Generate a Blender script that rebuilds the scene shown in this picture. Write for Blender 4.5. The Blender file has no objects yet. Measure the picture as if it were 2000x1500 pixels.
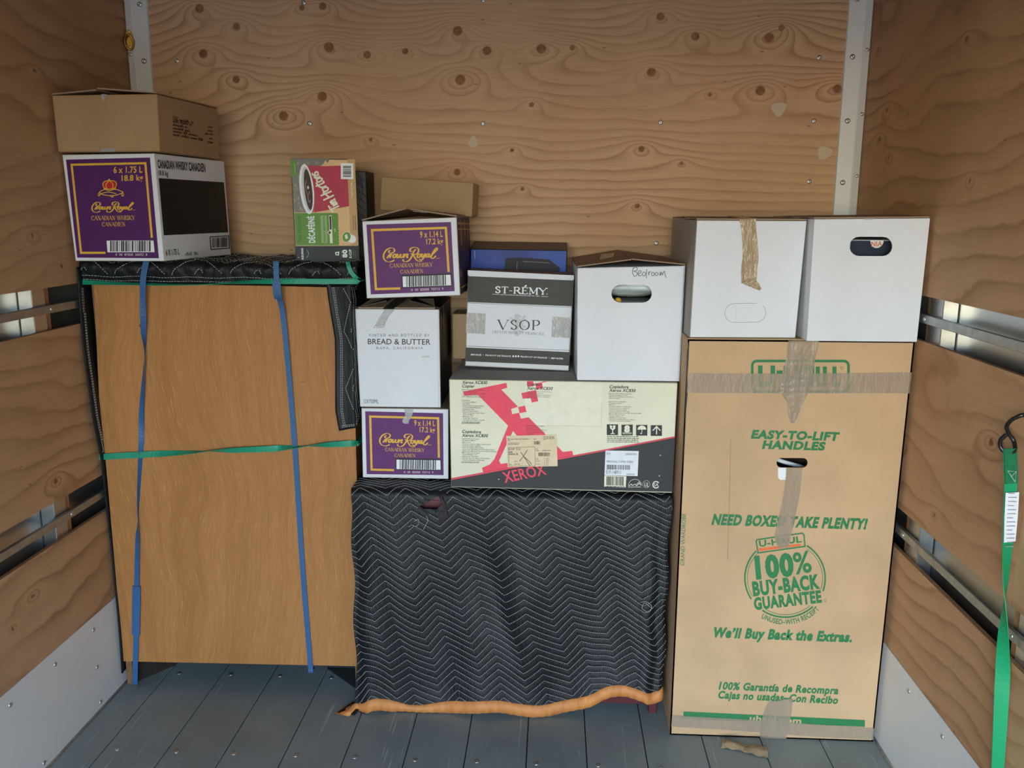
import bpy, bmesh, math, random
import numpy as np
from mathutils import Vector, Matrix
from mathutils.geometry import tessellate_polygon

# ------------------------------------------------------------------ camera, sky, light, exposure
scene = bpy.context.scene
C = scene.collection
XL, XR, YW, ZC, YR = -1.7185, 0.612, 0.554, 2.19, -4.00      # side walls, front wall, roof, rear opening

cam_d = bpy.data.cameras.new('camera'); cam = bpy.data.objects.new('camera', cam_d); C.objects.link(cam)
cam_d.sensor_width = 36.0; cam_d.lens = 36.0 * 1679.24 / 2000.0; cam_d.clip_start = 0.02
_yaw, _pit, _rol = 0.0491, -0.1976, 0.0050
_f = Vector((-math.sin(_yaw) * math.cos(_pit), math.cos(_yaw) * math.cos(_pit), math.sin(_pit)))
_r = Vector((math.cos(_yaw), math.sin(_yaw), 0)); _u = _r.cross(_f)
_r2 = _r * math.cos(_rol) + _u * math.sin(_rol); _u2 = -_r * math.sin(_rol) + _u * math.cos(_rol)
_M = Matrix((_r2, _u2, -_f)).transposed().to_4x4(); _M.translation = Vector((-0.3436, -2.2901, 1.5012))
cam.matrix_world = _M
scene.camera = cam

world = bpy.data.worlds.new('sky'); scene.world = world; world.use_nodes = True
_nt = world.node_tree; _nt.nodes.clear()
_sky = _nt.nodes.new('ShaderNodeTexSky'); _sky.sky_type = 'NISHITA'; _sky.sun_disc = False
_sky.sun_elevation = math.radians(32); _sky.sun_rotation = math.radians(240)
_sky.air_density = 1.0; _sky.dust_density = 0.7; _sky.ozone_density = 1.0
_bg = _nt.nodes.new('ShaderNodeBackground'); _bg.inputs['Strength'].default_value = 0.55
_out = _nt.nodes.new('ShaderNodeOutputWorld')
_nt.links.new(_sky.outputs[0], _bg.inputs['Color']); _nt.links.new(_bg.outputs[0], _out.inputs['Surface'])

DOOR_Z, DOOR_X0, DOOR_X1 = 1.98, XL + 0.09, XR - 0.09       # clear opening of the rear door
# daylight comes in through the open rear door: a portal only guides the sampling, it emits nothing itself
_pl = bpy.data.lights.new('rear_door_portal', 'AREA'); _pl.shape = 'RECTANGLE'
_pl.size = DOOR_X1 - DOOR_X0; _pl.size_y = DOOR_Z; _pl.cycles.is_portal = True
_po = bpy.data.objects.new('rear_door_portal', _pl); C.objects.link(_po)
_po.location = ((DOOR_X0 + DOOR_X1) / 2, YR, DOOR_Z / 2); _po.rotation_euler = (math.radians(90), 0, 0)   # faces +Y, into the box

vs = scene.view_settings
vs.view_transform = 'Standard'; vs.look = 'None'; vs.gamma = 1.0; vs.use_curve_mapping = False
vs.exposure = 2.2
scene.cycles.max_bounces = 7; scene.cycles.diffuse_bounces = 5; scene.cycles.glossy_bounces = 3; scene.cycles.transparent_max_bounces = 8
scene.cycles.use_adaptive_sampling = True; scene.cycles.adaptive_threshold = 0.02; scene.cycles.adaptive_min_samples = 16
scene.cycles.use_denoising = True

# ------------------------------------------------------------------ helpers
rnd = random.Random(7)

def lin(h):
    h = h.lstrip('#'); o = []
    for i in (0, 2, 4):
        c = int(h[i:i + 2], 16) / 255.0
        o.append(c / 12.92 if c <= 0.04045 else ((c + 0.055) / 1.055) ** 2.4)
    return (*o, 1.0)

class NT:
    """small node-graph helper"""
    def __init__(s, name):
        s.m = bpy.data.materials.new(name); s.m.use_nodes = True
        s.t = s.m.node_tree; s.t.nodes.clear()
        s.out = s.n('OutputMaterial'); s.b = s.n('BsdfPrincipled'); s.l(s.b.outputs[0], s.out.inputs[0])
    def n(s, k, **kw):
        nd = s.t.nodes.new('ShaderNode' + k)
        for a, v in kw.items(): setattr(nd, a, v)
        return nd
    def l(s, a, b): s.t.links.new(a, b)
    def math(s, op, a, b=None, c=None):
        nd = s.n('Math', operation=op)
        for i, v in enumerate((a, b, c)):
            if v is None: continue
            if isinstance(v, (int, float)): nd.inputs[i].default_value = v
            else: s.l(v, nd.inputs[i])
        return nd.outputs[0]
    def mix(s, f, a, b, mode='MIX'):
        nd = s.n('Mix', data_type='RGBA', blend_type=mode)
        for k, v in ((0, f), (6, a), (7, b)):
            if isinstance(v, (int, float, tuple)): nd.inputs[k].default_value = v
            else: s.l(v, nd.inputs[k])
        return nd.outputs[2]
    def ramp(s, f, stops):
        nd = s.n('ValToRGB'); e = nd.color_ramp.elements
        while len(e) < len(stops): e.new(0.5)
        for i, (p, c) in enumerate(stops):
            e[i].position = p; e[i].color = c if isinstance(c, tuple) else (c, c, c, 1)
        s.l(f, nd.inputs[0]); return nd.outputs[0]
    def coords(s, scale=(1, 1, 1)):
        tc = s.n('TexCoord'); mp = s.n('Mapping'); mp.inputs['Scale'].default_value = scale
        s.l(tc.outputs['Object'], mp.inputs[0]); return mp.outputs[0]
    def noise(s, vec, scale, detail=3, rough=0.55, out=0):
        nd = s.n('TexNoise'); s.l(vec, nd.inputs['Vector'])
        nd.inputs['Scale'].default_value = scale; nd.inputs['Detail'].default_value = detail
        nd.inputs['Roughness'].default_value = rough; return nd.outputs[out]
    def bump(s, h, strength, dist=0.002):
        nd = s.n('Bump'); nd.inputs['Strength'].default_value = strength; nd.inputs['Distance'].default_value = dist
        s.l(h, nd.inputs['Height']); s.l(nd.outputs[0], s.b.inputs['Normal'])
    def fin(s, col=None, rough=0.6, metal=0.0, spec=0.5, alpha=None, coat=0):
        if col is not None:
            if isinstance(col, tuple): s.b.inputs['Base Color'].default_value = col
            else: s.l(col, s.b.inputs['Base Color'])
        if isinstance(rough, (int, float)): s.b.inputs['Roughness'].default_value = rough
        else: s.l(rough, s.b.inputs['Roughness'])
        s.b.inputs['Metallic'].default_value = metal; s.b.inputs['Specular IOR Level'].default_value = spec
        if alpha is not None:
            if isinstance(alpha, (int, float)): s.b.inputs['Alpha'].default_value = alpha
            else: s.l(alpha, s.b.inputs['Alpha'])
        s.b.inputs['Coat Weight'].default_value = coat
        return s.m

def flat(name, hexc, rough=0.6, vary=0.06, scale=18, metal=0.0, spec=0.5, bump=0.0, bscale=200, coat=0, stretch=(1, 1, 1)):
    g = NT(name); co = lin(hexc); v = g.coords(stretch)
    n = g.noise(v, scale, 4)
    dark = tuple(c * (1 - 2.2 * vary) for c in co[:3]) + (1,); lite = tuple(min(1, c * (1 + 1.2 * vary)) for c in co[:3]) + (1,)
    colr = g.ramp(n, [(0.3, dark), (0.7, lite)])
    if bump: g.bump(g.noise(v, bscale, 2), bump)
    return g.fin(colr, rough, metal, spec, coat=coat)

def cardboard(name, hexc, rough=0.75, vary=0.05, flute=0.25):
    """carton board: faint mottling, scuffs and the ridges of the fluting"""
    g = NT(name); co = lin(hexc); v = g.coords()
    big = g.noise(v, 5, 3); fine = g.noise(v, 160, 3)
    dark = tuple(c * (1 - 2.0 * vary) for c in co[:3]) + (1,); lite = tuple(min(1, c * (1 + vary)) for c in co[:3]) + (1,)
    c1 = g.ramp(big, [(0.35, dark), (0.65, lite)])
    c2 = g.mix(g.math('MULTIPLY', fine, 0.16), c1, tuple(c * 0.75 for c in co[:3]) + (1,))
    w = g.n('TexWave'); w.inputs['Scale'].default_value = 45; w.inputs['Distortion'].default_value = 0.3
    g.l(v, w.inputs['Vector'])
    g.bump(g.math('ADD', g.math('MULTIPLY', w.outputs['Fac'], 0.25), g.math('MULTIPLY', big, 1.4)), flute, 0.0015)
    return g.fin(c2, rough, spec=0.3)

def plywood(name, light, mid, dark, knotc, patch=None):
    """veneer: contour lines of the mesh's own 'grain' field, knots from its 'knot' field"""
    g = NT(name)
    a = g.n('Attribute', attribute_name='grain'); k = g.n('Attribute', attribute_name='knot'); p = g.n('Attribute', attribute_name='patch')
    v = g.coords()
    wob = g.noise(v, 9, 3)
    gr = g.math('ADD', a.outputs['Fac'], g.math('MULTIPLY', g.math('SUBTRACT', wob, 0.5), 0.55))
    fr = g.math('FRACT', gr)
    line = g.ramp(fr, [(0.0, 0.08), (0.12, 0.0), (0.45, 0.10), (0.78, 0.5), (0.90, 0.9), (0.97, 0.5), (1.0, 0.08)])
    dep = g.ramp(g.noise(v, 3.2, 2), [(0.30, 0.22), (0.7, 1.0)])
    lf = g.math('MULTIPLY', line, dep)
    tone = g.noise(v, 2.3, 3)
    base = g.mix(g.ramp(tone, [(0.3, 0.0), (0.75, 1.0)]), lin(light), lin(mid))
    col = g.mix(lf, base, lin(dark))
    tc2 = g.n('TexCoord'); mp2 = g.n('Mapping'); mp2.inputs['Scale'].default_value = (9, 9, 160)
    g.l(tc2.outputs['Object'], mp2.inputs[0])
    fib = g.noise(mp2.outputs[0], 1.0, 4, 0.6)
    col = g.mix(g.ramp(fib, [(0.45, 0.0), (0.8, 0.28)]), col, lin(dark))
    # dark slivers and pin specks
    mp3 = g.n('Mapping'); mp3.inputs['Scale'].default_value = (7, 7, 22); g.l(tc2.outputs['Object'], mp3.inputs[0])
    vo = g.n('TexVoronoi'); vo.inputs['Scale'].default_value = 1.0; g.l(mp3.outputs[0], vo.inputs['Vector'])
    sp = g.ramp(vo.outputs['Distance'], [(0.03, 1.0), (0.055, 0.0)])
    col = g.mix(g.math('MULTIPLY', sp, 0.6), col, lin('#4a2e1c'))
    kc = g.mix(g.ramp(g.noise(v, 55, 3), [(0.35, 0.0), (0.7, 1.0)]), lin(knotc), lin('#754c30'))
    col = g.mix(g.ramp(k.outputs['Fac'], [(0.35, 0.0), (0.65, 1.0)]), col, kc)
    if patch: col = g.mix(g.ramp(p.outputs['Fac'], [(0.45, 0.0), (0.5, 1.0)]), col, lin(patch))
    g.bump(g.math('ADD', lf, fib), 0.25, 0.0006)
    return g.fin(col, 0.62, spec=0.25)

def base_of(o):
    v = Vector((0, 0, 0))
    while o is not None: v += o.location; o = o.parent
    return v

def mobj(name, verts, faces, mats, parent=None, mi=None, smooth=False):
    """one mesh object; vertices are given in world metres"""
    b = base_of(parent) if parent else Vector((0, 0, 0))
    V = np.asarray(verts, dtype=float).reshape(-1, 3) - np.array(b)
    me = bpy.data.meshes.new(name); me.from_pydata(V.tolist(), [], [list(map(int, f)) for f in faces])
    for m in (mats if isinstance(mats, (list, tuple)) else [mats]): me.materials.append(m)
    if mi is not None: me.polygons.foreach_set('material_index', np.asarray(mi, dtype=np.int32))
    if smooth: me.polygons.foreach_set('use_smooth', np.ones(len(me.polygons), dtype=bool))
    me.update()
    o = bpy.data.objects.new(name, me); C.objects.link(o)
    if parent: o.parent = parent
    return o

def tag(o, label=None, cat=None, group=None, kind=None):
    for k, v in (('label', label), ('category', cat), ('group', group), ('kind', kind)):
        if v: o[k] = v
    return o

def thing(name, label, cat, loc, group=None, kind=None):
    o = bpy.data.objects.new(name, None); o.empty_display_size = 0.05; C.objects.link(o); o.location = loc
    return tag(o, label, cat, group, kind)

def bm_out(bm):
    bm.verts.ensure_lookup_table()
    for i, v in enumerate(bm.verts): v.index = i
    return [tuple(v.co) for v in bm.verts], [[v.index for v in f.verts] for f in bm.faces], [f.material_index for f in bm.faces]

HEXF = [(0, 3, 2, 1), (4, 5, 6, 7), (0, 1, 5, 4), (1, 2, 6, 5), (2, 3, 7, 6), (3, 0, 4, 7)]   # bottom top front right back left

def hexa(c8, bev=0.0, seg=2, fm=None, em=0):
    """c8: FLB FRB BRB BLB FLT FRT BRT BLT; bevelled edges take material em"""
    bm = bmesh.new(); vs_ = [bm.verts.new(p) for p in c8]
    for i, f in enumerate(HEXF):
        fc = bm.faces.new([vs_[k] for k in f]); fc.material_index = (fm[i] if fm else 0)
    if bev:
        r = bmesh.ops.bevel(bm, geom=bm.edges[:] , offset=bev, segments=seg, profile=0.5, affect='EDGES', material=-1)
        if em:
            for f in r['faces']: f.material_index = em
    bmesh.ops.recalc_face_normals(bm, faces=bm.faces[:])
    o = bm_out(bm); bm.free(); return o

def boxc(x0, x1, y0, y1, z0, z1):
    return [(x0, y0, z0), (x1, y0, z0), (x1, y1, z0), (x0, y1, z0), (x0, y0, z1), (x1, y0, z1), (x1, y1, z1), (x0, y1, z1)]

def box(name, x0, x1, y0, y1, z0, z1, m, parent=None, bev=0.0, seg=2):
    v, f, _ = hexa(boxc(x0, x1, y0, y1, z0, z1), bev, seg)
    return mobj(name, v, f, m, parent)

def plate(p4, th, nrm=None):
    """thin board from four corners, thickness towards nrm"""
    p = [Vector(q) for q in p4]
    n = Vector(nrm) if nrm is not None else (p[1] - p[0]).cross(p[3] - p[0]).normalized()
    q = [a + n * th for a in p]
    return [tuple(a) for a in p + q], [(3, 2, 1, 0), (4, 5, 6, 7), (0, 1, 5, 4), (1, 2, 6, 5), (2, 3, 7, 6), (3, 0, 4, 7)]

def join(parts):
    V, F = [], []
    for v, f in parts:
        o = len(V); V += [tuple(a) for a in v]; F += [tuple(i + o for i in q) for q in f]
    return V, F

def grid_faces(nu, nv):
    """(nu+1)*(nv+1) vertices, v fastest"""
    return [(i * (nv + 1) + j, (i + 1) * (nv + 1) + j, (i + 1) * (nv + 1) + j + 1, i * (nv + 1) + j + 1) for i in range(nu) for j in range(nv)]

def vnoise(x, y, seed=0):
    """smooth 2-D value noise, 0..1"""
    rs = np.random.RandomState(seed); T = rs.rand(64, 64)
    xi = np.floor(x).astype(int); yi = np.floor(y).astype(int); fx = x - xi; fy = y - yi
    fx = fx * fx * (3 - 2 * fx); fy = fy * fy * (3 - 2 * fy)
    g = lambda a, b: T[a % 64, b % 64]
    return (g(xi, yi) * (1 - fx) + g(xi + 1, yi) * fx) * (1 - fy) + (g(xi, yi + 1) * (1 - fx) + g(xi + 1, yi + 1) * fx) * fy

def fbm(x, y, seed=0, oct=3):
    s = np.zeros_like(np.asarray(x, dtype=float)); a = 0.5
    for k in range(oct): s += a * (vnoise(x * 2 ** k, y * 2 ** k, seed + k) - 0.5); a *= 0.5
    return s

def spline(pts, n=8, closed=False):
    """Catmull-Rom through points (numpy, any dimension)"""
    P = np.asarray(pts, dtype=float); out = []; N = len(P)
    rng = range(N if closed else N - 1)
    for i in rng:
        if closed: p0, p1, p2, p3 = P[(i - 1) % N], P[i], P[(i + 1) % N], P[(i + 2) % N]
        else: p0, p1, p2, p3 = P[max(i - 1, 0)], P[i], P[i + 1], P[min(i + 2, N - 1)]
        for t in np.arange(n) / n:
            out.append(0.5 * (2 * p1 + (p2 - p0) * t + (2 * p0 - 5 * p1 + 4 * p2 - p3) * t * t + (3 * p1 - p0 - 3 * p2 + p3) * t ** 3))
    if not closed: out.append(P[-1])
    return np.array(out)

def ribbon(path, width, twist=None, normal=(0, -1, 0), th=0.0014):
    """flat elastic band: path (N,3), width and twist (radians) per point; width lies across the path and turns with the twist"""
    P = np.asarray(path, dtype=float); N = len(P)
    w = np.broadcast_to(np.asarray(width, dtype=float), (N,)); tw = np.zeros(N) if twist is None else np.asarray(twist, dtype=float)
    T = np.gradient(P, axis=0); T /= np.linalg.norm(T, axis=1)[:, None] + 1e-12
    nr = np.asarray(normal, dtype=float); nr = np.broadcast_to(nr, (N, 3))
    S = np.cross(T, nr); S /= np.linalg.norm(S, axis=1)[:, None] + 1e-12
    Nn = np.cross(S, T)
    D = S * np.cos(tw)[:, None] + Nn * np.sin(tw)[:, None]; E = -S * np.sin(tw)[:, None] + Nn * np.cos(tw)[:, None]
    V = []
    for i in range(N):
        for a, b in ((-.5, 0), (.5, 0), (.5, 1), (-.5, 1)): V.append(P[i] + D[i] * w[i] * a + E[i] * th * b)
    F = []
    for i in range(N - 1):
        for k in range(4): F.append((i * 4 + k, i * 4 + (k + 1) % 4, i * 4 + 4 + (k + 1) % 4, i * 4 + 4 + k))
    F += [(3, 2, 1, 0), (N * 4 - 4, N * 4 - 3, N * 4 - 2, N * 4 - 1)]
    return [tuple(v) for v in V], F

def tube(path, r, seg=8, closed=False):
    P = np.asarray(path, dtype=float); N = len(P)
    r = np.broadcast_to(np.asarray(r, dtype=float), (N,))
    T = (np.roll(P, -1, 0) - np.roll(P, 1, 0)) if closed else np.gradient(P, axis=0)
    T /= np.linalg.norm(T, axis=1)[:, None] + 1e-12
    up = np.array([0.31, 0.17, 0.93]); V = []
    for i in range(N):
        a = np.cross(T[i], up); a /= np.linalg.norm(a); b = np.cross(T[i], a)
        for k in range(seg):
            t = 2 * math.pi * k / seg; V.append(tuple(P[i] + r[i] * (a * math.cos(t) + b * math.sin(t))))
    F = []
    for i in range(N if closed else N - 1):
        j = (i + 1) % N
        for k in range(seg): F.append((i * seg + k, i * seg + (k + 1) % seg, j * seg + (k + 1) % seg, j * seg + k))
    if not closed: F += [tuple(range(seg))[::-1], tuple((N - 1) * seg + k for k in range(seg))]
    return V, F

def dome(cx, cy, cz, n, r, h, seg=10):
    """button-head fastener: flat ring, dome and a driver recess"""
    n = Vector(n).normalized(); a = n.orthogonal().normalized(); b = n.cross(a); c = Vector((cx, cy, cz))
    prof = [(1.0, 0.0), (1.0, 0.25), (0.85, 0.65), (0.5, 0.95), (0.28, 1.0), (0.2, 0.6)]
    V, F = [], []
    for (rr, hh) in prof:
        for k in range(seg):
            t = 2 * math.pi * k / seg; V.append(tuple(c + (a * math.cos(t) + b * math.sin(t)) * r * rr + n * h * hh))
    for i in range(len(prof) - 1):
        for k in range(seg): F.append((i * seg + k, i * seg + (k + 1) % seg, (i + 1) * seg + (k + 1) % seg, (i + 1) * seg + k))
    F.append(tuple((len(prof) - 1) * seg + k for k in range(seg)))
    return V, F
# ------------------------------------------------------------------ materials
M = {}
M['ply_back'] = plywood('plywood_front_wall', '#d0ad8c', '#c59f7e', '#9d7655', '#986d4b', patch='#cbb9a2')
M['ply_side'] = plywood('plywood_side_wall', '#be9976', '#b28b68', '#8f6948', '#8a6245')
M['ply_edge'] = flat('plywood_edge', '#a27b53', 0.8, 0.12, 90, stretch=(1, 1, 12))
M['white_paint'] = flat('white_painted_metal', '#d9dcde', 0.42, 0.02, 3)
M['trim_white'] = flat('white_trim_metal', '#d3d7da', 0.38, 0.03, 3)
M['galv'] = flat('galvanised_steel', '#a9adad', 0.42, 0.10, 30, metal=0.85)
M['alu'] = flat('aluminium_sheet', '#bdc0c0', 0.30, 0.06, 2, metal=0.9)
M['steel'] = flat('zinc_fastener', '#c9cccd', 0.38, 0.05, 60, metal=0.9)
M['brass'] = flat('brass_ring', '#b08a3e', 0.3, 0.1, 60, metal=0.95)
M['roof'] = flat('roof_panel', '#787470', 0.7, 0.04, 2)
M['under'] = flat('dark_underlay', '#1b1b1b', 0.9, 0.05)
M['asphalt'] = flat('asphalt', '#77756f', 0.9, 0.1, 20)

g = NT('grey_deck_paint'); v_ = g.coords(); tc_ = g.n('TexCoord')
oi = g.n('ObjectInfo')
b1 = g.ramp(g.noise(v_, 4, 4), [(0.3, lin('#828d8c')), (0.7, lin('#95a1a0'))])
b1 = g.mix(g.math('MULTIPLY', oi.outputs['Random'], 0.22), b1, lin('#77827f'))
def _scr(rot, sc, thr, w):
    mp = g.n('Mapping'); mp.inputs['Rotation'].default_value = (0, 0, rot); mp.inputs['Scale'].default_value = sc
    g.l(tc_.outputs['Object'], mp.inputs[0])
    nn = g.noise(mp.outputs[0], 1.0, 2, 0.4); 
    return g.ramp(nn, [(thr, 0.0), (thr + w, 1.0)])
s1 = _scr(0.35, (60, 2.2, 1), 0.67, 0.05); s2 = _scr(-0.5, (75, 3.0, 1), 0.69, 0.05); s3 = _scr(1.25, (55, 2.5, 1), 0.69, 0.06)
sc_ = g.math('MINIMUM', g.math('ADD', g.math('ADD', s1, s2), s3), 1.0)
sc_ = g.math('MULTIPLY', sc_, g.ramp(g.noise(v_, 6, 3), [(0.40, 0.0), (0.60, 0.7)]))
b1 = g.mix(sc_, b1, lin('#c2c9c6'))
b1 = g.mix(g.ramp(g.noise(v_, 45, 2), [(0.66, 0.0), (0.72, 0.35)]), b1, lin('#abb1ae'))
M['deck'] = g.fin(b1, g.ramp(g.noise(v_, 7, 3), [(0.3, 0.42), (0.7, 0.62)]), spec=0.4)

M['kraft'] = cardboard('kraft_cardboard', '#c3a27c'); M['kraft_edge'] = cardboard('kraft_edge', '#a9825a')
M['kraft_big'] = cardboard('kraft_wardrobe', '#c6a580'); M['kraft_dark'] = cardboard('kraft_brown', '#a98a69')
M['kraft_inner'] = cardboard('kraft_flap', '#9f8771')
M['white_card'] = cardboard('white_cardboard', '#dfe2ea', 0.6, 0.02, 0.12); M['white_edge'] = cardboard('white_cardboard_edge', '#b9b3ac')
M['grey_shaded_card'] = cardboard('grey_shaded_cardboard', '#aaa49d'); M['black_card'] = cardboard('black_cardboard', '#24211f', 0.5)  # grey board carries the shade of dim tops and sides in its colour
M['cream_card'] = cardboard('cream_cardboard', '#e2e0c9', 0.55, 0.03, 0.1); M['cream_edge'] = cardboard('cream_edge', '#c9c4a6')
M['purple_card'] = cardboard('purple_side_cardboard', '#3d2042', 0.5)
def ink(name, hexc, rough=0.55, vary=0.03): M[name] = flat(name + '_ink', hexc, rough, vary, 40, spec=0.35); return M[name]
for n_, h_ in dict(purple='#612c6a', purple_dark='#512361', gold='#e3b142', gold_line='#d9ae55', black='#232222', charcoal='#403e3b', white='#e8ebef', offwhite='#ddd9cf',
                   green='#2f7a4a', orange='#e0713f', red='#e8495f', red_dark='#c53a4c', navy='#232c44', cream='#e5e3cf', label_tan='#dcc8a8', label_white='#dfe3ec',
                   grey_mid='#8d8f92', grey_light='#c3c6ca', grey_text='#5d5f63', tim_tan='#dcb585', tim_tan2='#c39c6b', tim_red='#b03048', tim_green='#5f8f3c', tim_green_light='#8fb071',
                   tim_green_dark='#3f6b2a', tim_black='#2a3033', coffee='#3a2620', coffee2='#7a6a60', brown_text='#4d3a2b', crown_red='#c02b2b', pattern_grey='#6e706f', pencil='#3b3f4c', slate='#343538').items(): ink(n_, h_)
g = NT('coffee_bean_print'); v_ = g.coords((1, 1, 0.6))
vo = g.n('TexVoronoi'); vo.inputs['Scale'].default_value = 95; g.l(v_, vo.inputs['Vector'])
M['beans'] = g.fin(g.ramp(vo.outputs['Distance'], [(0.05, lin('#7d6a62')), (0.3, lin('#4a3631')), (0.6, lin('#1e1413'))]), 0.35)
g = NT('blue_gloss_print'); v_ = g.coords()
M['blue_gloss'] = g.fin(g.ramp(g.noise(v_, 6, 2), [(0.3, lin('#0f2a86')), (0.7, lin('#2a5cc8'))]), 0.36, spec=0.2)
M['blue_dark'] = flat('dark_blue_print', '#17142f', 0.5, 0.1, 10, spec=0.3); M['blue_side'] = flat('blue_box_side', '#6d5a50', 0.6, 0.06)

g = NT('veneer_back_panel'); tc_ = g.n('TexCoord')
nd_ = g.n('TexNoise'); nd_.inputs['Scale'].default_value = 2.0; nd_.inputs['Detail'].default_value = 1; g.l(tc_.outputs['Object'], nd_.inputs['Vector'])
wv_ = g.n('VectorMath', operation='MULTIPLY_ADD'); g.l(nd_.outputs['Color'], wv_.inputs[0]); wv_.inputs[1].default_value = (0.22, 0, 0); g.l(tc_.outputs['Object'], wv_.inputs[2])
mp = g.n('Mapping'); mp.inputs['Scale'].default_value = (70, 70, 2.2); g.l(wv_.outputs[0], mp.inputs[0])
mp2 = g.n('Mapping'); mp2.inputs['Scale'].default_value = (9, 9, 0.9); g.l(wv_.outputs[0], mp2.inputs[0])
mp3 = g.n('Mapping'); mp3.inputs['Scale'].default_value = (380, 380, 22); g.l(wv_.outputs[0], mp3.inputs[0])
f1 = g.noise(mp.outputs[0], 1, 4, 0.6); f2 = g.noise(mp2.outputs[0], 1, 3); f3 = g.noise(mp3.outputs[0], 1, 2)
c_ = g.ramp(f2, [(0.3, lin('#a6713f')), (0.7, lin('#b37d48'))])
c_ = g.mix(g.ramp(f1, [(0.42, 0.0), (0.72, 0.34)]), c_, lin('#8b5b30'))
c_ = g.mix(g.ramp(f3, [(0.5, 0.0), (0.8, 0.4)]), c_, lin('#845831'))
c_ = g.mix(g.ramp(f3, [(0.22, 0.5), (0.40, 0.0)]), c_, lin('#cda06b'))
g.bump(g.math('ADD', f1, f3), 0.12, 0.0008)
M['veneer'] = g.fin(c_, 0.55, spec=0.3)
M['veneer_edge'] = flat('veneer_edge', '#7d5a36', 0.7, 0.12, 60); M['wood_dark'] = flat('dark_stained_wood', '#2c241f', 0.6, 0.12, 30)
M['mahogany'] = flat('mahogany_wood', '#5a252a', 0.38, 0.15, 14, stretch=(1, 6, 6))

g = NT('quilted_black_fabric'); v_ = g.coords()
mp = g.n('Mapping'); mp.inputs['Scale'].default_value = (150, 150, 38); g.l(v_, mp.inputs[0])
wr = g.noise(mp.outputs[0], 1, 3, 0.6); wv = g.noise(v_, 700, 1)
g.bump(g.math('ADD', g.math('MULTIPLY', wr, 1.0), g.math('MULTIPLY', wv, 0.18)), 0.5, 0.004)
M['quilt'] = g.fin(g.ramp(g.noise(v_, 12, 3), [(0.3, lin('#0f1114')), (0.7, lin('#171a1e'))]), 0.50, spec=0.32)
M['quilt_binding'] = flat('black_binding', '#1a1b1d', 0.6, 0.08, 40, bump=0.3, bscale=300)
M['thread'] = flat('grey_thread', '#b2b8b8', 0.7, 0.1, 200)
M['orange_binding'] = flat('orange_binding', '#cf8748', 0.6, 0.10, 35, bump=0.5, bscale=220, stretch=(1, 1, 0.3))
M['band_blue'] = flat('blue_rubber', '#2f5c8e', 0.5, 0.05, 20); M['band_green'] = flat('green_rubber', '#1f9273', 0.5, 0.05, 20)
g = NT('green_webbing'); v_ = g.coords()
w = g.n('TexWave'); w.inputs['Scale'].default_value = 180; w.bands_direction = 'Z'; g.l(v_, w.inputs['Vector'])
g.bump(w.outputs['Fac'], 0.5, 0.0008)
M['webbing'] = g.fin(g.ramp(w.outputs['Fac'], [(0.2, lin('#0e8f5c')), (0.8, lin('#18a86f'))]), 0.55)
M['webbing_dark'] = flat('dark_green_webbing', '#0c6f47', 0.6, 0.1, 120)
M['hook'] = flat('black_coated_hook', '#1b1b1c', 0.28, 0.1, 60)
def tape(name, hexc, alpha, rough=0.22):
    g = NT(name); v_ = g.coords(); mp = g.n('Mapping'); mp.inputs['Scale'].default_value = (60, 60, 14); g.l(v_, mp.inputs[0])
    n = g.noise(mp.outputs[0], 1, 4, 0.6); g.bump(n, 0.8, 0.006)
    return g.fin(g.ramp(n, [(0.3, tuple(c * 0.85 for c in lin(hexc)[:3]) + (1,)), (0.7, lin(hexc))]), rough, spec=0.5, alpha=g.ramp(n, [(0.3, min(1, alpha + 0.1)), (0.7, alpha)]))
M['tape_tan'] = tape('tan_packing_tape', '#ad9878', 0.93); M['tape_clear'] = tape('clear_packing_tape', '#b5a693', 0.52)
M['tape_grey'] = tape('grey_packing_tape', '#b9b9b8', 0.72); M['tape_shiny'] = tape('shiny_clear_tape', '#c9ccce', 0.6, 0.12)
M['plastic_white'] = flat('white_plastic_film', '#c9d6d6', 0.25, 0.06, 25, bump=1.0, bscale=40)
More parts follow.
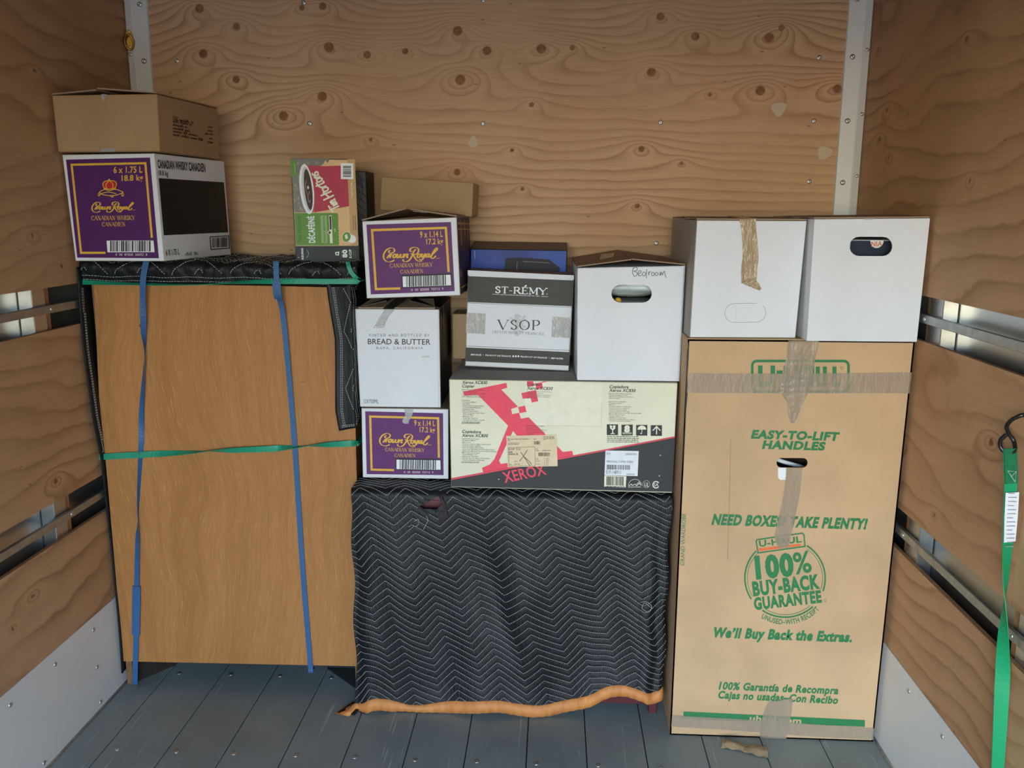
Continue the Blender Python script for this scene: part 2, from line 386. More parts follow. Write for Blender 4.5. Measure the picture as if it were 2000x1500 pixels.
# ------------------------------------------------------------------ the truck box
def veneer_slab(name, origin, du, dv, dn, nu, nv, mat, parent, scale_u, scale_v, seed, knots=(), patches=(), warp=1.0, lines=30.0):
    """plywood sheet: a fine grid on its room side carries the 'grain' and 'knot' fields, plain edges behind"""
    O, U, V, Nn = map(np.asarray, (origin, du, dv, dn)); lu, lv = np.linalg.norm(U), np.linalg.norm(V)
    a, b = np.meshgrid(np.linspace(0, 1, nu + 1), np.linspace(0, 1, nv + 1), indexing='ij')
    P = O + a[..., None] * U + b[..., None] * V
    u = a * lu; v = b * lv
    gr = v * lines + warp * (3.2 * fbm(u * scale_u, v * scale_v, seed, 3) + 6.0 * fbm(u * scale_u * 0.35, v * scale_v * 0.45, seed + 11, 2))
    kn = np.zeros_like(u); pa = np.zeros_like(u)
    for (ku, kv, s) in knots:
        du_, dv_ = (u - ku), (v - kv)
        q = np.exp(-(du_ / (0.052 * s)) ** 2 - (dv_ / (0.030 * s)) ** 2)
        gr = gr - (2.3 * s) * q - 1.5 * s * np.exp(-(du_ / (0.16 * s)) ** 2 - (dv_ / (0.06 * s)) ** 2)
        rr = np.hypot(du_, dv_ * 1.05) / (0.0112 * s + 0.002)
        kn = np.maximum(kn, np.clip(1.5 - rr, 0, 1))
    for (ku, kv, ra, rb) in patches:
        w = 0.12 * np.sin(3 * np.arctan2(v - kv, u - ku) + ku * 9)
        pa = np.maximum(pa, np.clip(1.0 + w - np.hypot((u - ku) / ra, (v - kv) / rb), 0, 1) * 3)
    n0 = P.shape[0] * P.shape[1]; verts = P.reshape(-1, 3).tolist(); faces = grid_faces(nu, nv)
    cr = [0, nu * (nv + 1), nu * (nv + 1) + nv, nv]
    for i in cr: verts.append((np.array(verts[i]) + Nn).tolist())
    edge = [[i * (nv + 1) for i in range(nu + 1)], [nu * (nv + 1) + j for j in range(nv + 1)], [i * (nv + 1) + nv for i in range(nu, -1, -1)], [j for j in range(nv, -1, -1)]]
    mi = [0] * len(faces)
    for k in range(4): faces.append(edge[k][::-1] + [n0 + k, n0 + (k + 1) % 4]); mi.append(1)
    faces.append([n0, n0 + 3, n0 + 2, n0 + 1]); mi.append(1)
    o = mobj(name, verts, faces, [mat, M['ply_edge']], parent, mi)
    for nm, ar in (('grain', gr), ('knot', kn), ('patch', pa)):
        at = o.data.attributes.new(nm, 'FLOAT', 'POINT'); full = np.zeros(len(o.data.vertices), dtype=np.float32); full[:n0] = ar.ravel(); at.data.foreach_set('value', full)
    return o

floor = tag(bpy.data.objects.new('floor', None), 'grey painted wooden plank deck of the truck box', 'floor', kind='structure'); C.objects.link(floor)
xs = [XL, -1.602, -1.423, -1.256, -1.085, -0.914, -0.744, -0.576, -0.404, -0.235, -0.067, 0.104, 0.273, 0.445, XR]
boltm = None
for a, b in zip(xs[:-1], xs[1:]):
    box('plank', a + 0.0014, b - 0.0014, YR, YW, -0.022, 0.0, M['deck'], floor, 0.0012, 1)
box('subfloor', XL - 0.06, XR + 0.06, YR, YW + 0.02, -0.06, -0.022, M['under'], floor)
def stamp(name, proto, loc, parent):
    """another fastener that shares the first one's mesh"""
    o = bpy.data.objects.new(name, proto.data); C.objects.link(o); o.parent = parent; o.location = loc; return o
def fastener(name, n, r, h, m):
    v, f = dome(0, 0, 0, n, r, h); me = mobj(name, v, f, m, None, smooth=True); return me
bolt = fastener('deck_bolt', (0, 0, 1), 0.0075, 0.0022, M['steel']); bolt.parent = floor
first = True
for row in (0.255, -0.157, -0.57, -0.98):
    for a, b in zip(xs[:-1], xs[1:]):
        p = ((a + b) / 2 - 0.054 + rnd.uniform(-.004, .004), row + rnd.uniform(-.004, .004), 0.0)
        if first: bolt.location = p; first = False
        else: stamp('deck_bolt', bolt, p, floor)

# front wall of the box: one big sheet of plywood
wall_back = tag(bpy.data.objects.new('wall_back', None), 'plywood front wall of the truck box with many knots', 'wall', kind='structure'); C.objects.link(wall_back)
KN = [(-1.478,2.126,1.2),(-1.362,2.072,1.0),(-1.069,2.009,1.4),(-1.475,1.991,1.2),(-1.373,1.913,1.0),(-1.096,1.861,1.3),(-1.224,1.800,1.3),(-1.084,2.131,1.0),(-0.659,2.056,1.3),(-0.567,1.997,1.2),(-0.397,2.002,1.3),(-0.300,2.005,0.7),(-0.652,1.910,1.4),(-0.947,1.986,1.0),(-0.826,1.996,0.8),(-0.052,1.931,1.2),(-0.030,2.095,1.0),(-0.426,1.835,0.6),(-0.664,1.626,0.9),(-0.075,1.699,0.8),(-0.083,1.522,0.7),(-0.453,1.574,0.5),(-0.487,1.695,0.5),(-0.943,1.727,0.5),(0.079,2.036,1.1),(0.305,2.031,1.3),(0.341,2.060,0.8),(0.287,1.876,1.3),(0.523,1.881,1.2),(0.132,1.864,0.5),(0.053,1.655,0.5),(-1.150,2.127,0.7)]
veneer_slab('plywood_sheet', (XL, YW, 0.9), (XR - XL, 0, 0), (0, 0, ZC - 0.9), (0, 0.012, 0), 330, 190, M['ply_back'], wall_back, 1.1, 3.4, 5,
            [(x - XL, z - 0.9, s * 0.92) for x, z, s in KN], [(0.348 - XL, 0.921, 0.026, 0.024), (0.498 - XL, 0.788, 0.027, 0.023), (-0.612 - XL, 0.819, 0.016, 0.022)], 1.25, 31.0)
veneer_slab('plywood_sheet', (XL, YW, 0.0), (XR - XL, 0, 0), (0, 0, 0.898), (0, 0.012, 0), 60, 24, M['ply_back'], wall_back, 1.1, 3.4, 9, lines=36.0)
ws = fastener('screw', (0, -1, 0), 0.0075, 0.0028, M['steel']); ws.parent = wall_back; ws.location = (-1.14, YW, 1.777)
for p in ((-0.581, 1.777), (-0.018, 1.781), (0.459, 1.785), (0.461, 1.973), (-1.563, 1.97), (-1.144, 2.142), (-0.58, 2.146), (-0.017, 1.404), (0.457, 1.6)):
    stamp('screw', ws, (p[0], YW, p[1]), wall_back)

Z_UP, Z_R1T, Z_R1B, Z_MT, Z_MB, Z_R2T, Z_R2B, Z_LT, Z_W = 1.293, 1.246, 1.223, 1.177, 0.706, 0.657, 0.635, 0.592, 0.301
SEAM = [YW, -0.577, -1.78, YR]
def side_wall(name, X, s, label, posts, seed):
    """s = +1: room lies towards +X"""
    w = tag(bpy.data.objects.new(name, None), label, 'wall', kind='structure'); C.objects.link(w)
    k = 0
    for (z0, z1, lns, wp) in ((Z_UP, ZC, 13.0, 1.3), (Z_MB, Z_MT, 12.0, 1.25), (Z_W - 0.01, Z_LT, 13.0, 1.2)):
        for y1, y0 in zip(SEAM[:-1], SEAM[1:]):
            k += 1; L = y1 - y0 - 0.002; r2 = random.Random(seed * 31 + k)
            kn = [(r2.uniform(0.05, L - 0.05), r2.uniform(0.04, z1 - z0 - 0.04), r2.uniform(0.35, 0.75)) for _ in range(int(6 * (z1 - z0) * L) + 1)]
            fine = y1 > -1.0
            veneer_slab('plywood_sheet', (X, y1 - 0.001, z0), (0, -L, 0), (0, 0, z1 - z0), (-s * 0.012, 0, 0), 110 if fine else 24, int((z1 - z0) * (110 if fine else 24)), M['ply_side'], w,
                        1.5, 3.2, seed + 7 * k, kn, (), wp, lns)
    box('kick_panel', *sorted((X, X + s * 0.004)), YR, YW, 0.0, Z_W, M['white_paint'], w, 0.001, 1)
    for z0, z1 in ((Z_R1B, Z_R1T), (Z_R2B, Z_R2T)):
        r = box('tie_rail', *sorted((X - s * 0.010, X + s * 0.002)), YR, YW, z0, z1, M['galv'], w, 0.002, 2)
    for (a, b) in posts:
        box('wall_post', *sorted((X - s * 0.052, X - s * 0.013)), a, b, 0.0, ZC, M['alu'], w, 0.002, 1)
        box('post_strip', *sorted((X - s * 0.052, X - s * 0.020)), b, b + 0.028, 0.0, ZC, M['ply_edge'], w)
    box('outer_skin', *sorted((X - s * 0.056, X - s * 0.053)), YR, YW, 0.0, ZC, M['alu'], w)
    rv = fastener('rivet', (s, 0, 0), 0.0062, 0.003, M['steel']); rv.parent = w; rv.location = (X + s * 0.004, 0.035, 0.262)
    for j in range(1, 7): stamp('rivet', rv, (X + s * 0.004, 0.035 - 0.2015 * j, 0.262), w)
    for j in range(4): stamp('rivet', rv, (X + s * 0.004, 0.035 - 0.297 * j, 0.023), w)
    stamp('rivet', rv, (X + s * 0.004, 0.034, 0.14), w)
    for (a, b) in posts:
        for z in ((Z_R1B + Z_R1T) / 2, (Z_R2B + Z_R2T) / 2): stamp('rivet', rv, (X + s * 0.002, (a + b) / 2 + 0.03, z), w)
    # sealant bead along the deck
    n = 60; yy = np.linspace(YW, YR, n); pth = np.stack([np.full(n, X + s * 0.006), yy, 0.001 + 0.001 * np.sin(yy * 37)], 1)
    mobj('sealant_bead', *tube(pth, 0.004 + 0.0015 * np.abs(np.sin(yy * 23)), 6), M['galv'], w, smooth=True)
    return w
wall_left = side_wall('wall_left', XL, 1, 'left plywood wall with slots, tie rails and white kick panel', [(-0.072, -0.012), (-0.66, -0.60), (0.50, 0.55)], 3)
wall_right = side_wall('wall_right', XR, -1, 'right plywood wall with slots, tie rails and white kick panel', [(-0.098, -0.024), (-0.665, -0.592), (0.48, 0.55)], 17)
ceiling = tag(box('ceiling', XL - 0.06, XR + 0.06, YR, YW + 0.02, ZC, ZC + 0.03, M['roof']), 'plain roof panel of the truck box', 'ceiling', kind='structure')
frame = tag(bpy.data.objects.new('unseen_door_frame', None), 'unseen frame of the open roll-up door, added to darken the top', 'door frame', kind='structure'); C.objects.link(frame)
box('header', XL, XR, YR, YR + 0.25, DOOR_Z, ZC, M['roof'], frame)  # added out of view to keep sky light off the upper walls
for x0, x1 in ((XL, DOOR_X0), (DOOR_X1, XR)): box('jamb', x0, x1, YR, YR + 0.06, 0.0, DOOR_Z, M['white_paint'], frame)
tag(box('ground', -14, 14, -26, YR - 0.4, -0.85, -0.80, M['asphalt']), 'asphalt ground behind the open truck', 'ground', kind='structure')

def corner_trim(name, X, s, label, zs):
    t = tag(bpy.data.objects.new(name, None), label, 'trim', kind='structure'); C.objects.link(t)
    prof = [(X + s * 0.0005, YW - 0.004), (X + s * 0.0045, YW - 0.012), (X + s * 0.026, YW - 0.016), (X + s * 0.030, YW - 0.014), (X + s * 0.073, YW - 0.0065), (X + s * 0.075, YW - 0.0005), (X + s * 0.0005, YW - 0.0005)]
    n = len(prof); V = [(x, y, z) for z in (0.9, ZC) for x, y in prof]
    F = [(i, (i + 1) % n, n + (i + 1) % n, n + i) for i in range(n)] + [tuple(range(n))[::-1], tuple(range(n, 2 * n))]
    bm = bmesh.new(); vv = [bm.verts.new(p) for p in V]
    for f in F: bm.faces.new([vv[i] for i in f])
    bmesh.ops.recalc_face_normals(bm, faces=bm.faces[:]); v, f, _ = bm_out(bm); bm.free()
    mobj('channel', v, f, M['trim_white'], t)
    sc = fastener('screw', (0, -1, 0), 0.0085, 0.0045, M['steel']); sc.parent = t; sc.location = (X + s * 0.053, YW - 0.010, zs[0])
    for z in zs[1:]: stamp('screw', sc, (X + s * 0.053, YW - 0.010, z), t)
    for z in zs: 
        o = stamp('screw', sc, (X + s * 0.012, YW - 0.0135, z + 0.02), t); o.scale = (0.7, 0.7, 0.7)
    return t
trim_1 = corner_trim('trim_1', XL, 1, 'white metal corner trim where left wall meets the back', [2.138, 1.968, 1.784, 1.597])
trim_2 = corner_trim('trim_2', XR, -1, 'white metal corner trim where right wall meets the back', [2.139, 1.973, 1.784, 1.597])

def lashing_ring(name, label, P, n):
    """plate, loop and two screws"""
    n = Vector(n); t = thing(name, label, 'tie-down ring', P)
    P = Vector(P); side = n.cross(Vector((0, 0, 1)))
    def disc(w, h0, h1, th):
        V = []; N = 20
        for k in range(N):
            a = 2 * math.pi * k / N; V.append(P + side * w * math.cos(a) + Vector((0, 0, 1)) * (h0 if math.sin(a) > 0 else h1) * math.sin(a))
        V2 = [p + n * th for p in V]; F = [tuple(range(N))[::-1], tuple(range(N, 2 * N))] + [(k, (k + 1) % N, N + (k + 1) % N, N + k) for k in range(N)]
        return [tuple(p) for p in V + V2], F
    mobj('plate', *disc(0.012, 0.032, 0.026, 0.003), M['brass'], t)
    N = 20; ring = [P + n * (0.010 + 0.006 * math.cos(2 * math.pi * k / N)) + side * 0.0125 * math.sin(2 * math.pi * k / N) + Vector((0, 0, -0.008 + 0.022 * math.cos(2 * math.pi * k / N))) for k in range(N)]
    mobj('loop', *tube([tuple(p) for p in ring], 0.0032, 8, True), M['brass'], t, smooth=True)
    for dz in (0.026, -0.020): mobj('screw', *dome(*(P + n * 0.003 + Vector((0, 0, dz))), n, 0.004, 0.002), M['steel'], t)
    return t
lashing_ring('tie_down_ring', 'small brass lashing ring on the left corner trim', (XL + 0.014, YW - 0.0155, 2.03), (0.25, -0.97, 0))
lashing_ring('tie_down_ring', 'brass lashing ring on right wall behind the green strap', (XR - 0.001, -0.603, 0.562), (-1, 0, 0))
# ------------------------------------------------------------------ cabinet, its blanket and rubber bands
CY = 0.170                                   # plane of the cabinet's back panel (it faces the door)
cab = thing('cabinet', 'tall cabinet seen from its bare brown plywood back', 'cabinet', (-1.32, 0.35, 0))
pts = [(-1.7065, 0.084), (-0.936, 0.092), (-0.931, 0.88), (-0.932, 1.325), (-1.69, 1.325), (-1.708, 0.91), (-1.704, 0.75)]
V = [(x, CY, z) for x, z in pts] + [(x, CY + 0.006, z) for x, z in pts]; n = len(pts)
mobj('back_panel', V, [tuple(range(n)), tuple(range(2 * n - 1, n - 1, -1))] + [((i + 1) % n, i, n + i, n + (i + 1) % n) for i in range(n)], M['veneer'], cab)
box('side_panel', -1.703, -1.683, CY + 0.007, 0.535, 0.0, 1.325, M['veneer_edge'], cab, 0.001, 1)
box('side_panel', -0.958, -0.938, CY + 0.007, 0.535, 0.0, 1.325, M['veneer_edge'], cab, 0.001, 1)
box('top_panel', -1.703, -0.938, CY + 0.007, 0.535, 1.326, 1.344, M['veneer_edge'], cab, 0.001, 1)
box('bottom_panel', -1.682, -0.959, CY + 0.02, 0.53, 0.09, 0.108, M['wood_dark'], cab, 0.001, 1)
box('front_board', -1.682, -0.959, 0.515, 0.534, 0.0, 0.09, M['wood_dark'], cab)
# dark wedges under the base; the flat right one is floor shade made solid
def wedge(name, tri, z0, z1, m, par):
    V = [(x, y, z0) for x, y in tri] + [(x, y, z1) for x, y in tri]
    mobj(name, V, [(2, 1, 0), (3, 4, 5), (0, 1, 4, 3), (1, 2, 5, 4), (2, 0, 3, 5)], m, par)
wedge('dark_wedge', [(-1.682, 0.19), (-1.600, 0.30), (-1.682, 0.30)], 0.0, 0.085, M['wood_dark'], cab)
wedge('dark_wedge', [(-1.085, 0.305), (-0.958, 0.185), (-0.958, 0.305)], 0.0, 0.004, flat('grey_shadow_board', '#3b403f', 0.7), cab)
# small knot and staple marks on the veneer
for (x, z, r, a) in ((-1.558, 1.165, 0.006, 1.2),):
    V = [(x + r * a * math.cos(t) * (1 + .25 * math.sin(3 * t)), CY - 0.0004, z + r * 1.3 * math.sin(t)) for t in np.linspace(0, 2 * math.pi, 14)[:-1]]
    mobj('knot_mark', V, [tuple(range(len(V)))[::-1]], M['crown_red'] if False else flat('knot_brown', '#7a3d22', 0.5), cab)
for (x, z) in ((-1.287, 1.008), (-1.083, 1.006)):
    box('staple', x - 0.004, x + 0.004, CY - 0.0008, CY, z - 0.0006, z + 0.0006, M['brown_text'], cab)

def chevron(u, pitch_u, amp, rise=0.44):
    p = np.mod(u / pitch_u, 1.0); return amp * np.where(p < rise, p / rise, (1 - p) / (1 - rise))

def dashes(paths, surf, width, dash, gap, lift=0.0012):
    """short stitches along polylines of (s,t), laid on the cloth surface surf(s,t)->xyz"""
    V, F = [], []
    for P in paths:
        P = np.asarray(P, dtype=float); X = surf(P[:, 0], P[:, 1]); d = np.concatenate([[0], np.cumsum(np.linalg.norm(np.diff(X, axis=0), axis=1))])
        pos = 0.0
        while pos + dash < d[-1]:
            q = [np.array([np.interp(pos + e, d, P[:, k]) for k in (0, 1)]) for e in (0, dash)]
            a, b = surf(np.array([q[0][0], q[1][0]]), np.array([q[0][1], q[1][1]]))
            e1 = 1e-3; n0 = surf(np.array([q[0][0], q[0][0] + e1, q[0][0]]), np.array([q[0][1], q[0][1], q[0][1] + e1]))
            nn = np.cross(n0[1] - n0[0], n0[2] - n0[0]); nn /= np.linalg.norm(nn) + 1e-12
            if nn[1] > 0.2 or (abs(nn[1]) <= 0.2 and nn[2] < 0): nn = -nn
            t = b - a; t /= np.linalg.norm(t) + 1e-12; s = np.cross(t, nn) * width / 2; o = len(V)
            up = nn * (lift + 0.0008); lo = nn * lift; V += [a - s + lo, a + s + lo, b + s + lo, b - s + lo, (a + t * dash * .25) + up, (b - t * dash * .25) + up]
            F += [(o, o + 1, o + 4), (o + 1, o + 2, o + 5, o + 4), (o + 2, o + 3, o + 5), (o + 3, o, o + 4, o + 5)]
            pos += dash + gap
    return V, F

bl = thing('moving_blanket', 'black quilted moving blanket draped over the tall cabinet', 'blanket', (-1.32, 0.35, 1.345))
ZB = 1.352
def low_edge(x): return np.interp(x, [-1.714, -1.62, -1.33, -1.2, -1.0, -0.905], [1.296, 1.291, 1.291, 1.290, 1.287, 1.292])
def surf_top(s, t):
    """s = x, t = distance from the wall side over the top and down the front flap"""
    s = np.asarray(s, float); t = np.asarray(t, float); L = 0.385; R = 0.018
    z = ZB + 0.004 * np.sin(s * 17) * np.sin(t * 23) + 0.003 * np.sin(s * 41 + 2)
    y = 0.545 - t
    a = np.clip((t - L) / R, 0, math.pi / 2)
    y = np.where(t < L, 0.545 - t, 0.545 - L - R * np.sin(a)); z = np.where(t < L, z, z - R * (1 - np.cos(a)))
    d = np.clip(t - L - R * math.pi / 2, 0, None); full = 0.0175; dl = (z - low_edge(s)) * np.clip(d / full, 0, 1)
    z = z - dl; y = y + 0.016 * np.clip(d / full, 0, 1) - 0.004 * np.sin(s * 13) * np.clip(d / full, 0, 1)
    puff = 0.0035 * np.abs(np.sin(math.pi * (t * 0.55 + s * 0 + chevron(s, 0.17, 0.05)) / 0.021))
    return np.stack([s, y - np.where(t > L, puff, 0), z + np.where(t <= L, puff, 0)], -1)
L_TOP = 0.385 + 0.018 * math.pi / 2 + 0.0175
def side_fold(s):    # right flap: s runs from its front edge round the corner and back along the side
    return s
def surf_right(s, t):
    """t = z; s = distance from the flap's front edge"""
    s = np.asarray(s, float); t = np.asarray(t, float)
    x0 = np.interp(t, [0.86, 0.924, 1.138, 1.30], [-0.976, -0.985, -0.980, -0.999]); XE = -0.9275
    w = XE - x0; x = np.minimum(x0 + s, XE); d = np.clip(s - w, 0, None)
    y = CY - 0.014 + 0.003 * np.sin(t * 19) + d + 0.003 * np.sin(s * 60) * np.clip(s / 0.02, 0, 1)
    z = t + np.where(t < 0.9, 0.35 * s * (0.9 - t) / 0.04, 0) * 0.6
    return np.stack([x + 0.012 * np.clip(d / 0.01, 0, 1) * 0 + 0.0 * t, y, z], -1)
def surf_left(s, t):
    """hanging strip between cabinet and wall; s from its free front edge to the back, t = z"""
    s = np.asarray(s, float); t = np.asarray(t, float)
    y0 = np.interp(t, [0.03, 0.5, 0.75, 0.9, 1.1, 1.30], [0.155, 0.166, 0.150, 0.122, 0.112, 0.120])
    x = -1.7105 + 0.0025 * np.sin(t * 9) + 0.0035 * np.exp(-s / 0.02)
    return np.stack([x, y0 + s, t], -1)
def sheet(surf, s0, s1, t0, t1, ns, nt):
    a, b = np.meshgrid(np.linspace(s0, s1, ns + 1), np.linspace(t0, t1, nt + 1), indexing='ij')
    P = surf(a.ravel(), b.ravel()); return P.tolist(), grid_faces(ns, nt)
parts = [sheet(surf_top, -1.714, -0.905, 0.0, L_TOP, 170, 90), sheet(surf_right, 0.0, 0.36, 0.862, 1.335, 60, 60), sheet(surf_left, 0.0, 0.34, 0.05, 1.34, 24, 90)]
V, F = join(parts)
fab = mobj('fabric', V, F, M['quilt'], bl, smooth=True)
so = fab.modifiers.new('thickness', 'SOLIDIFY'); so.thickness = 0.004; so.offset = 0
paths = []
ss = np.linspace(-1.71, -0.91, 200)
for k in range(-3, 12):
    tt = 0.05 + k * 0.036 + chevron(ss, 0.17, 0.05)
    ok = (tt > 0.01) & (tt < L_TOP - 0.012)
    idx = np.where(ok)[0]
    if len(idx) > 3:
        for run in np.split(idx, np.where(np.diff(idx) > 1)[0] + 1):
            if len(run) > 2: paths.append(np.stack([ss[run], tt[run]], 1))
for off in (0.004, 0.009): paths.append(np.stack([ss, np.full_like(ss, L_TOP - off)], 1))
st1 = dashes(paths, surf_top, 0.0016, 0.005, 0.002, 0.0032)
paths = []; tz = np.linspace(0.875, 1.29, 90)
for off in (0.016, 0.021): paths.append(np.stack([np.full_like(tz, off), tz], 1))
for k in range(0, 5):
    sv = 0.030 + 0.022 * k + chevron(tz + 0.03, 0.17, 0.035, 0.5)
    ok = (sv > 0.028) & (sv < 0.12); idx = np.where(ok)[0]
    for run in np.split(idx, np.where(np.diff(idx) > 1)[0] + 1):
        if len(run) > 2: paths.append(np.stack([sv[run], tz[run]], 1))
sr = np.linspace(0.01, 0.07, 14); paths += [np.stack([sr, np.full_like(sr, z_)], 1) for z_ in (0.872, 0.877)]
st2 = dashes(paths, surf_right, 0.0016, 0.005, 0.002, 0.0032)
tz = np.linspace(0.78, 1.285, 90)
st3 = dashes([np.stack([np.full_like(tz, o_), tz], 1) for o_ in (0.014, 0.021)], lambda s, t: surf_left(s, t) + np.array([0.0045, 0, 0]), 0.0022, 0.006, 0.002)
tag(mobj('stitching', *join([st1, st2, st3]), M['thread'], bl), kind='stuff')

def band(name, label, pts, tw, wid, m, group, joint=None, nrm=(0, -1, 0)):
    P = spline(pts, 10); n = len(P); s = np.linspace(0, 1, n)
    t = thing(name, label, 'elastic band', tuple(P[n // 2]), group)
    tws = np.interp(s, *zip(*tw)) if tw else np.zeros(n)
    nr = np.tile(np.array([0., -1, 0]), (n, 1))
    T = np.gradient(P, axis=0); top = np.abs(T[:, 1]) > np.abs(T[:, 2]) + np.abs(T[:, 0]); nr[top] = (0, 0, 1)
    mobj('strip', *ribbon(P, wid, tws, nr), m, t)
    if joint:
        a, b = joint; q = (s >= a) & (s <= b)
        mobj('joint', *ribbon(P[q] + np.array([0, -0.0022, 0]), wid * 1.5, tws[q], nr[q], 0.002), m, t)
    return t
FY = CY - 0.004
TZ = ZB + 0.008
band('rubber_band', 'blue elastic band stretched down the left of the cabinet back', [(-1.505, 0.48, TZ), (-1.508, 0.30, TZ), (-1.513, 0.155, TZ - 0.001), (-1.515, 0.137, TZ - 0.012), (-1.527, 0.135, 1.29), (-1.545, FY - 0.012, 1.162), (-1.551, FY - 0.006, 1.085), (-1.577, FY, 0.914), (-1.588, FY, 0.787), (-1.613, FY, 0.59), (-1.629, FY, 0.439), (-1.652, FY, 0.20), (-1.669, FY, 0.04), (-1.672, FY, 0.006)],
     [(0, 0), (0.33, 0), (0.42, 1.3), (0.52, 2.7), (0.6, 3.6), (0.68, 4.6), (0.74, 5.9), (0.8, 6.28), (1, 6.28)], 0.017, M['band_blue'], 'blue elastic bands round the cabinet', (0.80, 0.86))
band('rubber_band', 'blue elastic band stretched down the right of the cabinet back', [(-1.140, 0.48, TZ), (-1.138, 0.30, TZ), (-1.137, 0.155, TZ - 0.001), (-1.136, 0.137, TZ - 0.012), (-1.135, 0.136, 1.27), (-1.128, FY - 0.010, 1.19), (-1.116, FY, 0.827), (-1.109, FY, 0.436), (-1.098, FY, 0.10), (-1.0975, FY, 0.078), (-1.0975, 0.185, 0.074)],
     [(0, 0), (1, 0)], 0.016, M['band_blue'], 'blue elastic bands round the cabinet', (0.36, 0.43))
band('rubber_band', 'green elastic band round the middle of the cabinet back', [(-1.7115, 0.30, 0.764), (-1.7115, 0.175, 0.764), (-1.707, FY - 0.002, 0.765), (-1.60, FY - 0.004, 0.7735), (-1.471, FY - 0.005, 0.782), (-1.328, FY - 0.006, 0.792), (-1.187, FY - 0.006, 0.801), (-1.14, FY - 0.006, 0.806), (-1.0, FY - 0.004, 0.818), (-0.936, FY - 0.002, 0.8215), (-0.9275, 0.176, 0.822), (-0.9275, 0.30, 0.822)],
     [(0, 0), (0.30, 0.25), (0.40, 1.4), (0.47, 2.7), (0.58, 3.4), (0.66, 4.5), (0.72, 5.9), (0.80, 6.5), (0.86, 7.7), (0.90, 9.0), (1, 9.42)], 0.0185, M['band_green'], 'green elastic bands round the cabinet')
band('rubber_band', 'green elastic band holding the blanket along the cabinet top', [(-1.716, 0.145, 1.296), (-1.66, 0.140, 1.2935), (-1.50, 0.150, 1.290), (-1.36, 0.152, 1.2925), (-1.22, 0.137, 1.3005), (-1.06, 0.135, 1.304), (-0.92, 0.135, 1.305), (-0.903, 0.142, 1.305), (-0.899, 0.22, 1.305)],
     [(0, 0.3), (0.2, 1.2), (0.45, 1.3), (0.62, 0.1), (1, 0)], 0.0145, M['band_green'], 'green elastic bands round the cabinet')
band('rubber_band', 'short green elastic loop over the blanket corner by the coffee box', [(-0.935, 0.40, TZ), (-0.933, 0.25, TZ + 0.001), (-0.931, 0.155, TZ), (-0.928, 0.136, 1.352), (-0.921, 0.133, 1.333), (-0.909, 0.134, 1.318), (-0.902, 0.150, 1.312)], None, 0.012, M['band_green'], 'green elastic bands round the cabinet')

# ------------------------------------------------------------------ low desk and its orange-bound blanket
DX0, DX1, DY0, DZ = -0.915, -0.012, 0.098, 0.692
desk = thing('desk', 'low dark red wooden desk hidden under the orange-edged blanket', 'desk', (-0.46, 0.32, 0))
box('desk_top', DX0, DX1, DY0, 0.545, DZ - 0.022, DZ, M['mahogany'], desk, 0.003, 2)
box('front_panel', DX0 + 0.01, DX1 - 0.028, DY0 + 0.014, DY0 + 0.030, 0.028, DZ - 0.023, M['mahogany'], desk, 0.001, 1)
for x in (DX0 + 0.002, DX1 - 0.027):
    for y in (DY0 + 0.010, 0.505): box('leg', x, x + 0.025, y, y + 0.025, 0.0, DZ - 0.023, M['mahogany'], desk, 0.002, 1)
for x in (DX0 + 0.006, DX1 - 0.018): box('side_panel', x, x + 0.012, DY0 + 0.032, 0.50, 0.06, DZ - 0.023, M['mahogany'], desk)

